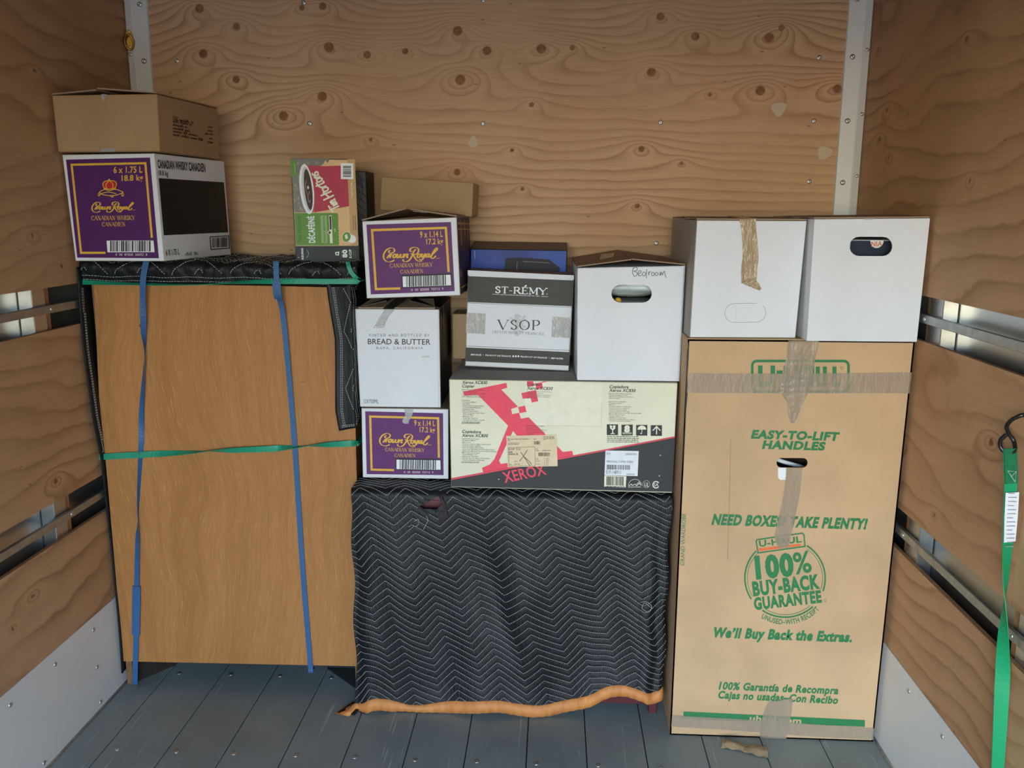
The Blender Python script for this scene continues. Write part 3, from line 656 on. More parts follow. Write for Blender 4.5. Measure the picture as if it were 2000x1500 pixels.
bq = thing('moving_blanket', 'black quilted moving blanket with orange edge over the desk', 'blanket', (-0.46, 0.3, 0.70))
ZT2 = 0.7045; LT2 = 0.440; R2 = 0.022
HX, HZ = zip(*[(-0.955, 0.004), (-0.915, 0.006), (-0.868, 0.030), (-0.782, 0.006), (-0.735, 0.004), (-0.626, 0.024), (-0.516, 0.037), (-0.439, 0.027), (-0.361, 0.020), (-0.300, 0.030), (-0.223, 0.058), (-0.171, 0.092), (-0.118, 0.104), (-0.072, 0.094), (-0.033, 0.079), (0.004, 0.095)])
_hs = spline(np.stack([HX, HZ], 1), 6)
def hem(x): return np.interp(x, _hs[:, 0], _hs[:, 1]) - 0.012
def surf2(s, t, puffed=True):
    s = np.asarray(s, float); t = np.asarray(t, float)
    zt = ZT2 + 0.0015 * np.sin(s * 21) ; y = 0.545 - t
    a = np.clip((t - LT2) / R2, 0, math.pi / 2); d = np.clip(t - LT2 - R2 * math.pi / 2, 0, None)
    H = ZT2 - R2 - hem(s); Lf = 0.690; fr = np.clip(d / Lf, 0, 1)
    z = np.where(t < LT2, zt, zt - R2 * (1 - np.cos(a)) - H * fr)
    y = np.where(t < LT2, y, 0.545 - LT2 - R2 * np.sin(a))
    fold = (0.013 * np.sin(s * 15.0 + 2.4 * fr + 0.6) + 0.005 * np.sin(s * 37 - 3 * fr)) * np.clip(fr * 2.2, 0, 1)
    diag = 0.016 * np.exp(-((s + 0.60 - 0.20 * fr) / 0.045) ** 2) * np.clip(fr * 2, 0, 1) * np.clip((1.05 - fr) * 2, 0, 1)
    rt = np.clip((s + 0.085) / 0.085, 0, 1.1)
    gather = 0.013 * rt ** 1.6 * np.clip(fr * 3, 0.15, 1) + 0.010 * np.sin(s * 150) * rt * np.clip(fr * 2, 0, 1) * 0.6
    flare = -0.012 * np.clip((fr - 0.82) / 0.18, 0, 1) ** 2 - 0.010 * fr
    y = y + np.where(t >= LT2, -fold * 0.8 + diag + gather + flare, 0)
    lt = np.clip((-0.87 - s) / 0.05, 0, 1); y = y + np.where(t >= LT2, 0.018 * lt ** 2 * np.clip(fr * 3, 0, 1), 0)
    if puffed:
        ph = (t - chevron(s - 0.24 * t, 0.134, -0.048)) / 0.0225
        pf = 0.0017 * np.sqrt(np.abs(np.sin(math.pi * ph))) * np.clip(1 - np.abs(fr - 0.5) * 0.2, 0, 1)
        y = np.where(t >= LT2, y - pf, y); z = np.where(t < LT2, z + pf * 0.6, z)
    xx = s + np.where(t >= LT2, 0.004 * np.sin(t * 26 + 1), 0)
    return np.stack([np.clip(xx, -2, 0.0055), y, z], -1)
TB2 = LT2 + R2 * math.pi / 2 + 0.690
ns, ntt = 250, 260
a, b = np.meshgrid(np.linspace(-0.932, 0.000, ns + 1), np.concatenate([np.linspace(0.0, LT2, 40), np.linspace(LT2, TB2, ntt - 38)[1:]]), indexing='ij')
ntt = a.shape[1] - 1
P = surf2(a.ravel(), b.ravel()); F = grid_faces(ns, ntt)
# the torn hole: faces inside its ragged outline are missing
holeP = [(-0.728, 0.658), (-0.700, 0.672), (-0.672, 0.692), (-0.660, 0.690), (-0.656, 0.668), (-0.664, 0.652), (-0.678, 0.650), (-0.700, 0.652), (-0.716, 0.650)]
def inside(x, z, poly):
    c_ = False; n_ = len(poly)
    for i in range(n_):
        x1, z1 = poly[i]; x2, z2 = poly[(i + 1) % n_]
        if (z1 > z) != (z2 > z) and x < (x2 - x1) * (z - z1) / (z2 - z1) + x1: c_ = not c_
    return c_
F2 = []
for f in F:
    cx, cy, cz = P[list(f)].mean(0)
    if cy < 0.1 and -0.74 < cx < -0.65 and 0.64 < cz < 0.70 and inside(cx, cz, holeP): continue
    F2.append(f)
fab2 = mobj('fabric', P.tolist(), F2, M['quilt'], bq, smooth=True)
paths = []; ss = np.linspace(-0.930, -0.002, 420)
for k in range(-2, 60):
    tt = 0.02 + k * 0.0225
    # solve t - chev(s - .24 t) = tt by iteration
    t_ = np.full_like(ss, tt)
    for _ in range(6): t_ = tt + chevron(ss - 0.24 * t_, 0.134, -0.048)
    ok = (t_ > LT2 - 0.09) & (t_ < TB2 - 0.03)
    X_ = surf2(ss, t_)
    ok &= ~np.array([p[1] < 0.1 and inside(p[0], p[2], [(-0.735, 0.64), (-0.73, 0.67), (-0.68, 0.70), (-0.65, 0.70), (-0.645, 0.62), (-0.70, 0.635)]) for p in X_])
    idx = np.where(ok)[0]
    if len(idx) < 3: continue
    for run in np.split(idx, np.where(np.diff(idx) > 1)[0] + 1):
        if len(run) > 2: paths.append(np.stack([ss[run], t_[run]], 1))
tag(mobj('stitching', *dashes(paths, surf2, 0.0015, 0.0046, 0.0018, 0.0011), M['thread'], bq), kind='stuff')
# ragged flap under the hole and loose threads
rg = [(-0.672, 0.694), (-0.661, 0.691), (-0.650, 0.660), (-0.644, 0.628), (-0.662, 0.618), (-0.676, 0.624), (-0.668, 0.645), (-0.674, 0.655), (-0.662, 0.668)]
yy_ = float(surf2(np.array([-0.66]), np.array([LT2 + 0.09]))[0, 1]) - 0.007
V = [(x, yy_ - 0.003 * math.sin(i * 2.1), z) for i, (x, z) in enumerate(rg)] + [(x, yy_ + 0.003, z) for x, z in rg]; n = len(rg)
tri = tessellate_polygon([[Vector((x, z, 0)) for x, z in rg]])
mobj('torn_flap', V, [tuple(t) for t in tri] + [tuple(i + n for i in t) for t in tri] + [(i, (i + 1) % n, n + (i + 1) % n, n + i) for i in range(n)], flat('torn_backing', '#3a3034', 0.9, 0.25, 90), bq)
for pts_ in ([(-0.745, 0.615), (-0.735, 0.622), (-0.733, 0.606), (-0.742, 0.600), (-0.752, 0.604), (-0.76, 0.597)], [(-0.712, 0.632), (-0.706, 0.618), (-0.712, 0.604), (-0.717, 0.590)], [(-0.080, 0.345), (-0.060, 0.35), (-0.045, 0.338), (-0.052, 0.318), (-0.072, 0.325), (-0.066, 0.345), (-0.04, 0.33)]):
    q = spline(pts_, 6); tq = LT2 + R2 * math.pi / 2 + (ZT2 - R2 - q[:, 1]) / 0.68 * 0.69
    S_ = surf2(q[:, 0], tq); 
    mobj('loose_thread', *tube(S_ + np.array([0, -0.003, 0]), 0.0006, 5), M['thread'], bq)
# orange binding: a folded tape along the hem, its left corner spread on the deck
xs_ = np.linspace(-0.932, 0.000, 130)
E0 = surf2(xs_, np.full_like(xs_, TB2), False); E1 = surf2(xs_, np.full_like(xs_, TB2 - 0.033), False)
E0[:, 2] = np.maximum(E0[:, 2] - 0.004, 0.0045); E1[:, 2] = np.maximum(E1[:, 2], E0[:, 2] + 0.020)
tail = np.array([(-0.990, 0.045, 0.0045), (-0.965, 0.038, 0.0045), (-0.945, 0.036, 0.0045)]); tailu = np.array([(-0.955, 0.098, 0.006), (-0.948, 0.075, 0.014), (-0.938, 0.068, 0.024)])
E0 = np.concatenate([tail, E0]); E1 = np.concatenate([tailu, E1]); n = len(E0)
wob = 0.0012 * np.sin(np.arange(n) * 1.9)
rows = [E0 + np.stack([0 * wob, -0.003 + wob, 0 * wob], 1), (E0 * .5 + E1 * .5) + np.stack([0 * wob, -0.0048 + wob, 0 * wob], 1), E1 + np.stack([0 * wob, -0.0040 - wob, 0 * wob], 1), E1 + np.array([0, 0.004, 0]), E0 + np.array([0, 0.004, 0])]
V = np.concatenate(rows).tolist(); F = []
for r_ in range(5):
    for i in range(n - 1): F.append((r_ * n + i, r_ * n + i + 1, ((r_ + 1) % 5) * n + i + 1, ((r_ + 1) % 5) * n + i))
F += [tuple(r_ * n for r_ in range(5)), tuple(r_ * n + n - 1 for r_ in range(4, -1, -1))]
tag(mobj('binding', V, F, M['orange_binding'], bq, smooth=True), 'orange fabric binding along the hem')
V, F = plate([(-0.985, 0.047, 0.003), (-0.93, 0.040, 0.004), (-0.915, 0.10, 0.010), (-0.953, 0.105, 0.004)], 0.003, (0, 0, 1))
mobj('corner_fold', V, F, M['quilt'], bq)
# ------------------------------------------------------------------ cartons and their print
TXT = {}
def text_mesh(s, bold=0.0, res=3):
    k = (s, bold, res)
    if k not in TXT:
        cu = bpy.data.curves.new('lettering_source', 'FONT'); cu.body = s; cu.space_character = 1 + 2.2 * bold; cu.resolution_u = res; cu.offset = bold; cu.fill_mode = 'FRONT'
        ob = bpy.data.objects.new('lettering_source', cu); me = bpy.data.meshes.new_from_object(ob)
        V = np.array([v.co[:2] for v in me.vertices]); F = [tuple(p.vertices) for p in me.polygons]
        bpy.data.objects.remove(ob); bpy.data.curves.remove(cu); bpy.data.meshes.remove(me); TXT[k] = (V, F)
    return TXT[k]
CAP = 0.682

def homog(src, dst):
    A = []; b = []
    for (x, y), (X, Y) in zip(src, dst):
        A += [[x, y, 1, 0, 0, 0, -X * x, -X * y], [0, 0, 0, x, y, 1, -Y * x, -Y * y]]; b += [X, Y]
    return np.append(np.linalg.solve(np.array(A, float), np.array(b, float)), 1).reshape(3, 3)

SERIF = {  # strokes of upright roman capitals: (points, curved?, weight 1 thick 0 thin None by direction)
 'A': (.80, [([(.02, 0), (.40, 1)], 0, 0), ([(.40, 1), (.78, 0)], 0, 1), ([(.16, .34), (.62, .34)], 0, 0)], [(.02, 0), (.78, 0)]),
 'B': (.68, [([(.12, 0), (.12, 1)], 0, 1), ([(.12, .98), (.42, .98), (.56, .76), (.40, .54), (.12, .54)], 1, None), ([(.12, .54), (.46, .54), (.62, .28), (.44, .02), (.12, .02)], 1, None)], [(.12, 0), (.12, 1)]),
 'C': (.76, [([(.68, .80), (.50, .98), (.28, .95), (.07, .5), (.28, .05), (.50, .02), (.70, .22)], 1, None), ([(.69, .68), (.69, .98)], 0, 0)], []),
 'Ç': (.76, [([(.68, .80), (.50, .98), (.28, .95), (.07, .5), (.28, .05), (.50, .02), (.70, .22)], 1, None), ([(.69, .68), (.69, .98)], 0, 0), ([(.42, .02), (.48, -.12), (.34, -.2)], 0, 0)], []),
 'D': (.80, [([(.12, 0), (.12, 1)], 0, 1), ([(.12, .98), (.44, .96), (.73, .5), (.44, .04), (.12, .02)], 1, None)], [(.12, 0), (.12, 1)]),
 'E': (.64, [([(.12, 0), (.12, 1)], 0, 1), ([(.12, .98), (.56, .98)], 0, 0), ([(.12, .52), (.44, .52)], 0, 0), ([(.12, .02), (.58, .02)], 0, 0), ([(.56, .80), (.56, 1)], 0, 0), ([(.58, 0), (.58, .22)], 0, 0), ([(.44, .42), (.44, .62)], 0, 0)], [(.12, 0), (.12, 1)]),
 'F': (.60, [([(.12, 0), (.12, 1)], 0, 1), ([(.12, .98), (.56, .98)], 0, 0), ([(.12, .50), (.44, .50)], 0, 0), ([(.56, .80), (.56, 1)], 0, 0), ([(.44, .40), (.44, .60)], 0, 0)], [(.12, 0), (.12, 1)]),
 'H': (.84, [([(.13, 0), (.13, 1)], 0, 1), ([(.69, 0), (.69, 1)], 0, 1), ([(.13, .52), (.69, .52)], 0, 0)], [(.13, 0), (.13, 1), (.69, 0), (.69, 1)]),
 'I': (.32, [([(.15, 0), (.15, 1)], 0, 1)], [(.15, 0), (.15, 1)]),
 'K': (.78, [([(.12, 0), (.12, 1)], 0, 1), ([(.64, 1), (.16, .46)], 0, 0), ([(.28, .60), (.70, 0)], 0, 1)], [(.12, 0), (.12, 1), (.64, 1), (.70, 0)]),
 'M': (.98, [([(.14, 0), (.14, 1)], 0, 0), ([(.14, 1), (.48, .1)], 0, 1), ([(.48, .1), (.82, 1)], 0, 0), ([(.82, 1), (.82, 0)], 0, 1)], [(.14, 0), (.10, 1), (.82, 0), (.86, 1)]),
 'N': (.84, [([(.14, 0), (.14, 1)], 0, 0), ([(.14, 1), (.70, 0)], 0, 1), ([(.70, 0), (.70, 1)], 0, 0)], [(.14, 0), (.10, 1), (.70, 1)]),
 'O': (.84, [([(.41, .99), (.10, .75), (.10, .25), (.41, .01), (.72, .25), (.72, .75), (.41, .99)], 1, None)], []),
 'P': (.64, [([(.12, 0), (.12, 1)], 0, 1), ([(.12, .98), (.42, .98), (.58, .73), (.42, .47), (.12, .47)], 1, None)], [(.12, 0), (.12, 1)]),
 'R': (.76, [([(.12, 0), (.12, 1)], 0, 1), ([(.12, .98), (.42, .98), (.57, .75), (.42, .51), (.12, .51)], 1, None), ([(.34, .51), (.70, 0)], 0, 1)], [(.12, 0), (.12, 1), (.72, 0)]),
 'S': (.58, [([(.48, .80), (.30, .99), (.10, .80), (.20, .58), (.42, .42), (.50, .22), (.30, .01), (.08, .20)], 1, None), ([(.49, .70), (.49, .98)], 0, 0), ([(.08, .02), (.08, .30)], 0, 0)], []),
 'T': (.70, [([(.34, 0), (.34, 1)], 0, 1), ([(.04, .98), (.64, .98)], 0, 0), ([(.04, .80), (.04, 1)], 0, 0), ([(.64, .80), (.64, 1)], 0, 0)], [(.34, 0)]),
 'U': (.80, [([(.14, 1), (.14, .3), (.40, .01), (.66, .3), (.66, 1)], 1, None)], [(.14, 1), (.66, 1)]),
 'V': (.80, [([(.02, 1), (.40, 0)], 0, 1), ([(.40, 0), (.78, 1)], 0, 0)], [(.02, 1), (.78, 1)]),
 'W': (1.12, [([(.02, 1), (.32, 0)], 0, 1), ([(.32, 0), (.56, 1)], 0, 0), ([(.52, 1), (.80, 0)], 0, 1), ([(.80, 0), (1.08, 1)], 0, 0)], [(.02, 1), (.54, 1), (1.08, 1)]),
 'Y': (.76, [([(.02, 1), (.38, .48)], 0, 1), ([(.38, .48), (.74, 1)], 0, 0), ([(.38, .5), (.38, 0)], 0, 1)], [(.02, 1), (.74, 1), (.38, 0)]),
 '-': (.40, [([(.04, .40), (.34, .40)], 0, 0)], []), ' ': (.34, [], []), '.': (.2, [([(.05, .03), (.14, .03)], 0, 1)], [])}
SERIF['É'] = (SERIF['E'][0], SERIF['E'][1] + [([(.26, 1.12), (.48, 1.32)], 0, 1)], SERIF['E'][2])

class Ink:
    """print on one face of a carton; drawn in a flat artwork frame whose corners (LT RT RB LB) match the face"""
    def __init__(s, carton, face, art):
        s.c = carton; s.q = [Vector(p) for p in carton.face[face]]; s.H = homog(art, [(0, 0), (1, 0), (1, 1), (0, 1)])
        s.n = carton.normal[face]; s.acc = {}; s.order = []
    def map(s, P, layer):
        P = np.asarray(P, float); w = np.c_[P, np.ones(len(P))] @ s.H.T; u = w[:, 0] / w[:, 2]; v = w[:, 1] / w[:, 2]
        a, b, c_, d = [np.array(q) for q in s.q]
        X = (a * ((1 - u) * (1 - v))[:, None] + b * (u * (1 - v))[:, None] + c_ * (u * v)[:, None] + d * ((1 - u) * v)[:, None])
        return X + np.array(s.n) * (0.0004 + 0.00035 * layer)
    def put(s, name, mat, P, F, layer=1, rise=None, key=None):
        k = key or name; s.cnt = getattr(s, 'cnt', 0) + 1
        if k not in s.acc: s.acc[k] = ([], [], [], []); s.order.append(k)
        V, Fs, mats, mi = s.acc[k]
        if mat not in mats: mats.append(mat)
        o = len(V); X = s.map(P, layer); X = X + np.array(s.n) * ((s.cnt % 30) * 8e-6 + (0 if rise is None else np.asarray(rise)[:, None] * 1.0)); V += X.tolist(); Fs += [tuple(i + o for i in f) for f in F]; mi += [mats.index(mat)] * len(F)
    def poly(s, name, mat, pts, layer=1):
        s.put(name, mat, pts, tessellate_polygon([[Vector((*p, 0)) for p in pts]]), layer)
    def quad(s, name, mat, x0, y0, x1, y1, layer=1): s.poly(name, mat, [(x0, y0), (x1, y0), (x1, y1), (x0, y1)], layer)
    def line(s, name, mat, pts, w, layer=2, curved=False, closed=False, pen=None, n=8, key=None):
        """stroke; pen=(thin, angle) gives a broad-nib stroke"""
        P = spline(pts, n, closed) if curved else np.asarray(pts, float)
        if closed and curved: P = np.vstack([P, P[:1]])
        T = np.gradient(P, axis=0); T /= np.linalg.norm(T, axis=1)[:, None] + 1e-9; N = np.stack([-T[:, 1], T[:, 0]], 1)
        ww = np.full(len(P), float(w))
        if pen: ww = w * (pen[0] + (1 - pen[0]) * np.abs(T[:, 0] * math.sin(pen[1]) - T[:, 1] * math.cos(pen[1])))
        if not curved and len(P) > 2:      # mitre
            for i in range(1, len(P) - 1):
                a = P[i] - P[i - 1]; b = P[i + 1] - P[i]; a = a / np.linalg.norm(a); b = b / np.linalg.norm(b)
                na = np.array([-a[1], a[0]]); m = na + np.array([-b[1], b[0]]); m /= np.linalg.norm(m); N[i] = m / max(0.35, m @ na)
        V = np.concatenate([P + N * ww[:, None] / 2, P - N * ww[:, None] / 2]); k = len(P)
        s.put(name, mat, V, [(i, i + 1, k + i + 1, k + i) for i in range(k - 1)], layer, np.tile(np.arange(k) * 1.5e-6, 2), key)
    def ring(s, name, mat, cx, cy, rx, ry, w, layer=2, a0=0, a1=2 * math.pi, rot=0, n=40):
        t = np.linspace(a0, a1, n); x = rx * np.cos(t); y = ry * np.sin(t); c_, d = math.cos(rot), math.sin(rot)
        s.line(name, mat, np.stack([cx + x * c_ - y * d, cy + x * d + y * c_], 1), w, layer)
    def disc(s, name, mat, cx, cy, rx, ry, layer=2, rot=0, n=32):
        t = np.linspace(0, 2 * math.pi, n + 1)[:-1]; x = rx * np.cos(t); y = ry * np.sin(t); c_, d = math.cos(rot), math.sin(rot)
        s.put(name, mat, np.stack([cx + x * c_ - y * d, cy + x * d + y * c_], 1), [tuple(range(n))], layer)
    def text(s, name, mat, body, bl, br, cap, shear=0.0, bold=0.0, layer=2, res=3, up=None, sep=True):
        """baseline from bl to br, capitals cap high (towards up, default the artwork's own up)"""
        V, F = text_mesh(body, bold, res); x0, x1 = V[:, 0].min(), V[:, 0].max()
        bl, br = np.array(bl, float), np.array(br, float); d = br - bl; L = np.linalg.norm(d)
        upv = np.array((d[1], -d[0])) / L if up is None else np.array(up, float) / np.linalg.norm(up)
        u = (V[:, 0] - x0) / (x1 - x0); h = V[:, 1] / CAP * cap
        P = bl + u[:, None] * d + h[:, None] * upv + (h * shear)[:, None] * d / L
        s.put(name, mat, P, F, layer, None, s.fresh(name) if sep else None)
    def arc_text(s, name, mat, body, cx, cy, r, a0, a1, cap, bold=0.0, layer=2, inward=True, ry=None):
        """letters along an arc; read left to right along the lower side"""
        V, F = text_mesh(body, bold, 3); x0, x1 = V[:, 0].min(), V[:, 0].max(); ry = ry or r
        t = a0 + (V[:, 0] - x0) / (x1 - x0) * (a1 - a0); h = V[:, 1] / CAP * cap
        s.put(name, mat, np.stack([cx + (r - h) * np.cos(t), cy + (ry - h) * np.sin(t)], 1), F, layer)
    def fresh(s, name):
        s.seq = getattr(s, 'seq', 0) + 1; return '%s#%d' % (name, s.seq)
    def serif(s, name, mat, body, bl, br, cap, thick=0.15, thin=0.05, layer=2, gap=0.06):
        key = s.fresh(name)
        W = sum(SERIF[c][0] + gap for c in body) - gap; bl, br = np.array(bl, float), np.array(br, float); d = (br - bl); L = np.linalg.norm(d); ux = d / W; uy = np.array((d[1], -d[0])) / L * cap
        x = 0.0; tr = lambda p, x: bl + ux * (p[0] + x) + uy * p[1]
        sx = L / W
        for ch in body:
            w, strokes, serifs = SERIF[ch]
            for pts, cv, wt in strokes:
                P = spline(pts, 7) if cv else np.asarray(pts, float)
                Q = np.array([tr(p, x) for p in P]); T = np.gradient(P, axis=0); T /= np.linalg.norm(T, axis=1)[:, None] + 1e-9
                ww = thin + (thick - thin) * (np.abs(T[:, 1]) ** 1.3 if wt is None else np.full(len(P), float(wt))); ww = ww * cap * 0.8
                Tq = np.gradient(Q, axis=0); Tq /= np.linalg.norm(Tq, axis=1)[:, None] + 1e-9; N = np.stack([-Tq[:, 1], Tq[:, 0]], 1); k = len(Q)
                s.put(name, mat, np.concatenate([Q + N * ww[:, None] / 2, Q - N * ww[:, None] / 2]), [(i, i + 1, k + i + 1, k + i) for i in range(k - 1)], layer, np.tile(np.arange(k) * 1.5e-6, 2), key)
            for p in serifs:
                s.line(name, mat, [tr((p[0] - .12, p[1] + (.025 if p[1] < .5 else -.025)), x), tr((p[0] + .12, p[1] + (.025 if p[1] < .5 else -.025)), x)], thin * cap * 1.0, layer, key=key)
            x += w + gap
    def barcode(s, name, mat, x0, y0, x1, y1, seed=1, layer=2, vert=True, dens=46, skew=0.0):
        r = random.Random(seed); tot = 0.0; seq = []
        while tot < dens: a = r.choice((.6, 1, 1.6, 2.2)); b = r.choice((.6, 1, 1.5)); seq.append((tot, a)); tot += a + b
        for p, a in seq:
            u0, u1 = p / tot, min(1, (p + a) / tot)
            if vert: 
                xa, xb = x0 + (x1 - x0) * u0, x0 + (x1 - x0) * u1
                s.poly(name, mat, [(xa, y0 + skew * u0), (xb, y0 + skew * u1), (xb + 0, y1 + skew * u1), (xa, y1 + skew * u0)], layer)
            else: s.quad(name, mat, x0, y0 + (y1 - y0) * u0, x1, y0 + (y1 - y0) * u1, layer)
    def small_print(s, name, mat, x0, y, x1, h, seed=0, layer=2, slope=0.0):
        """a line of print too small to read: word-shaped marks"""
        r = random.Random(seed); x = x0
        while x < x1 - h * .6:
            w = min(x1 - x, h * r.uniform(1.4, 4.2)); k = x
            while k < x + w:
                cw = h * r.uniform(.35, .6); hh = h * r.choice((.62, .62, .7, 1.0))
                s.quad(name, mat, k, y - hh + slope * (k - x0), min(k + cw * .8, x + w), y + slope * (k - x0), layer); k += cw
            x += w + h * .55
    def done(s, tree):
        """tree: {mesh name: parent mesh name or None}; listed order builds parents first"""
        made = {}
        bn = lambda q: q.split('#')[0]
        for k in sorted(s.order, key=lambda q: 0 if tree.get(bn(q)) is None else 1):
            V, F, mats, mi = s.acc[k]; par = made.get(tree.get(bn(k)), s.c.t)
            made[k] = mobj(bn(k), V, F, mats, par, mi)
            if 'barcode' in k or 'small_print' in k or 'label_print' in k or 'pattern' in k or 'scuff' in k: made[k]['kind'] = 'stuff'
        return made

class Carton:
    """front: FLB FRB FRT FLT in metres; the box runs back by depth. mats: front, side, top, edge"""
    def __init__(s, name, label, cat, front, depth, mats, group=None, bev=0.002, hole=None, art=None, back_rise=0.0, flare=0.0, back_dx=0.0):
        f = [Vector(p) for p in front]; d = f[1] - f[0]; b = Vector((-d.y, d.x, 0)).normalized() * depth + Vector((back_dx, 0, 0)); b2 = b + Vector((0, 0, back_rise))
        FLB, FRB, FRT, FLT = f; BLB, BRB, BRT, BLT = FLB + b, FRB + b, FRT + b2, FLT + b2
        s.P = dict(FLB=FLB, FRB=FRB, FRT=FRT, FLT=FLT, BLB=BLB, BRB=BRB, BRT=BRT, BLT=BLT); s.b = b
        s.face = dict(front=(FLT, FRT, FRB, FLB), right=(FRT, BRT, BRB, FRB), left=(BLT, FLT, FLB, BLB), top=(BLT, BRT, FRT, FLT))
        s.normal = {}
        cen = sum(s.P.values(), Vector()) / 8
        for k, q in s.face.items():
            n = (q[1] - q[0]).cross(q[3] - q[0]).normalized(); n = n if n.dot(sum(q, Vector()) / 4 - cen) > 0 else -n; s.normal[k] = n
        base = (FLB + FRB + BLB + BRB) / 4; s.t = thing(name, label, cat, tuple(base), group)
        mf, ms, mt, me = mats; ml = [mf, ms, mt, me]
        c8 = [FLB, FRB, BRB, BLB, FLT, FRT, BRT, BLT]
        if not hole:
            v, fc, mi = hexa(c8, bev, 2, [1, 2, 0, 1, 1, 1], 3); s.body = mobj('body', v, fc, ml, s.t, mi)
        else:
            th = 0.004; parts = []
            for q, nn in (((FRT, BRT, BRB, FRB), s.normal['right']), ((BLT, FLT, FLB, BLB), s.normal['left']), ((BLT, BRT, FRT, FLT), s.normal['top']), ((BLB, BRB, FRB, FLB), -s.normal['top']), ((BLT, BRT, BRB, BLB), -s.normal['front'])):
                parts.append(plate(q, th, -nn))
            V, F = join(parts); s.body = mobj('body', V, F, [ms], s.t)
            # front panel with the hand hole cut out
            H = homog(art, [(0, 0), (1, 0), (1, 1), (0, 1)])
            def fm(P):
                w = np.c_[np.asarray(P, float), np.ones(len(P))] @ H.T; u = w[:, 0] / w[:, 2]; v_ = w[:, 1] / w[:, 2]; a, b_, c_, d_ = [np.array(q) for q in s.face['front']]
                return a * ((1 - u) * (1 - v_))[:, None] + b_ * (u * (1 - v_))[:, None] + c_ * (u * v_)[:, None] + d_ * ((1 - u) * v_)[:, None]
            out = [art[0], art[1], art[2], art[3]]
            tri = tessellate_polygon([[Vector((*p, 0)) for p in out], [Vector((*p, 0)) for p in hole]])
            P = fm(out + list(hole)); n = len(P); Nn = np.array(s.normal['front'])
            V = P.tolist() + (P - Nn * th).tolist(); F = [tuple(t) for t in tri] + [tuple(i + n for i in t[::-1]) for t in tri]
            F += [(i, (i + 1) % 4, n + (i + 1) % 4, n + i) for i in range(4)]; k = len(hole); mi = [0] * len(F)
            F += [(4 + i, n + 4 + i, n + 4 + (i + 1) % k, 4 + (i + 1) % k) for i in range(k)]; mi += [1] * k
            bm = bmesh.new(); vv = [bm.verts.new(p) for p in V]
            for f_, m_ in zip(F, mi):
                try: q = bm.faces.new([vv[i] for i in f_]); q.material_index = m_
                except ValueError: pass
            bmesh.ops.recalc_face_normals(bm, faces=bm.faces[:]); v, fc, mi = bm_out(bm); bm.free()
            mobj('front_panel', v, fc, [mf, me], s.t, mi)
    def part(s, name, V, F, m, parent=None, smooth=False): return mobj(name, V, F, m, parent or s.t, smooth=smooth)
    def flap(s, name, p4, m, th=0.0035):
        return mobj(name, *plate(p4, th), m, s.t)
    def tape(s, name, art, face, left, right, m, lift=0.0012, ripple=0.0012, seed=1, n=28):
        """strip between two artwork polylines (left edge, right edge), crinkled"""
        I = Ink(s, face, art); L = spline(left, n // (len(left) - 1) + 1); R = spline(right, n // (len(left) - 1) + 1); k = min(len(L), len(R)); cols = 7; r = np.random.RandomState(seed)
        P = np.concatenate([L[:k] * (1 - c_) + R[:k] * c_ for c_ in np.linspace(0, 1, cols)])
        X = I.map(P, 4); h = (r.rand(len(X)) - .3) * ripple + lift * 0.3; X = X + np.array(I.n) * np.maximum(h, 0)[:, None]
        F = [(c_ * k + i, c_ * k + i + 1, (c_ + 1) * k + i + 1, (c_ + 1) * k + i) for c_ in range(cols - 1) for i in range(k - 1)]
        return mobj(name, X.tolist(), F, m, s.t, smooth=True)

def stadium(x0, y0, x1, y1, n=10):
    r = (y1 - y0) / 2; cy = (y0 + y1) / 2
    a = [(x1 - r + r * math.cos(t), cy + r * math.sin(t)) for t in np.linspace(-math.pi / 2, math.pi / 2, n)]
    b = [(x0 + r + r * math.cos(t), cy + r * math.sin(t)) for t in np.linspace(math.pi / 2, 3 * math.pi / 2, n)]
    return a + b
# ------------------------------------------------------------------ the cartons
K, KE, W_, WE = M['kraft'], M['kraft_edge'], M['white_card'], M['white_edge']
GC = 'cartons stacked in the truck'

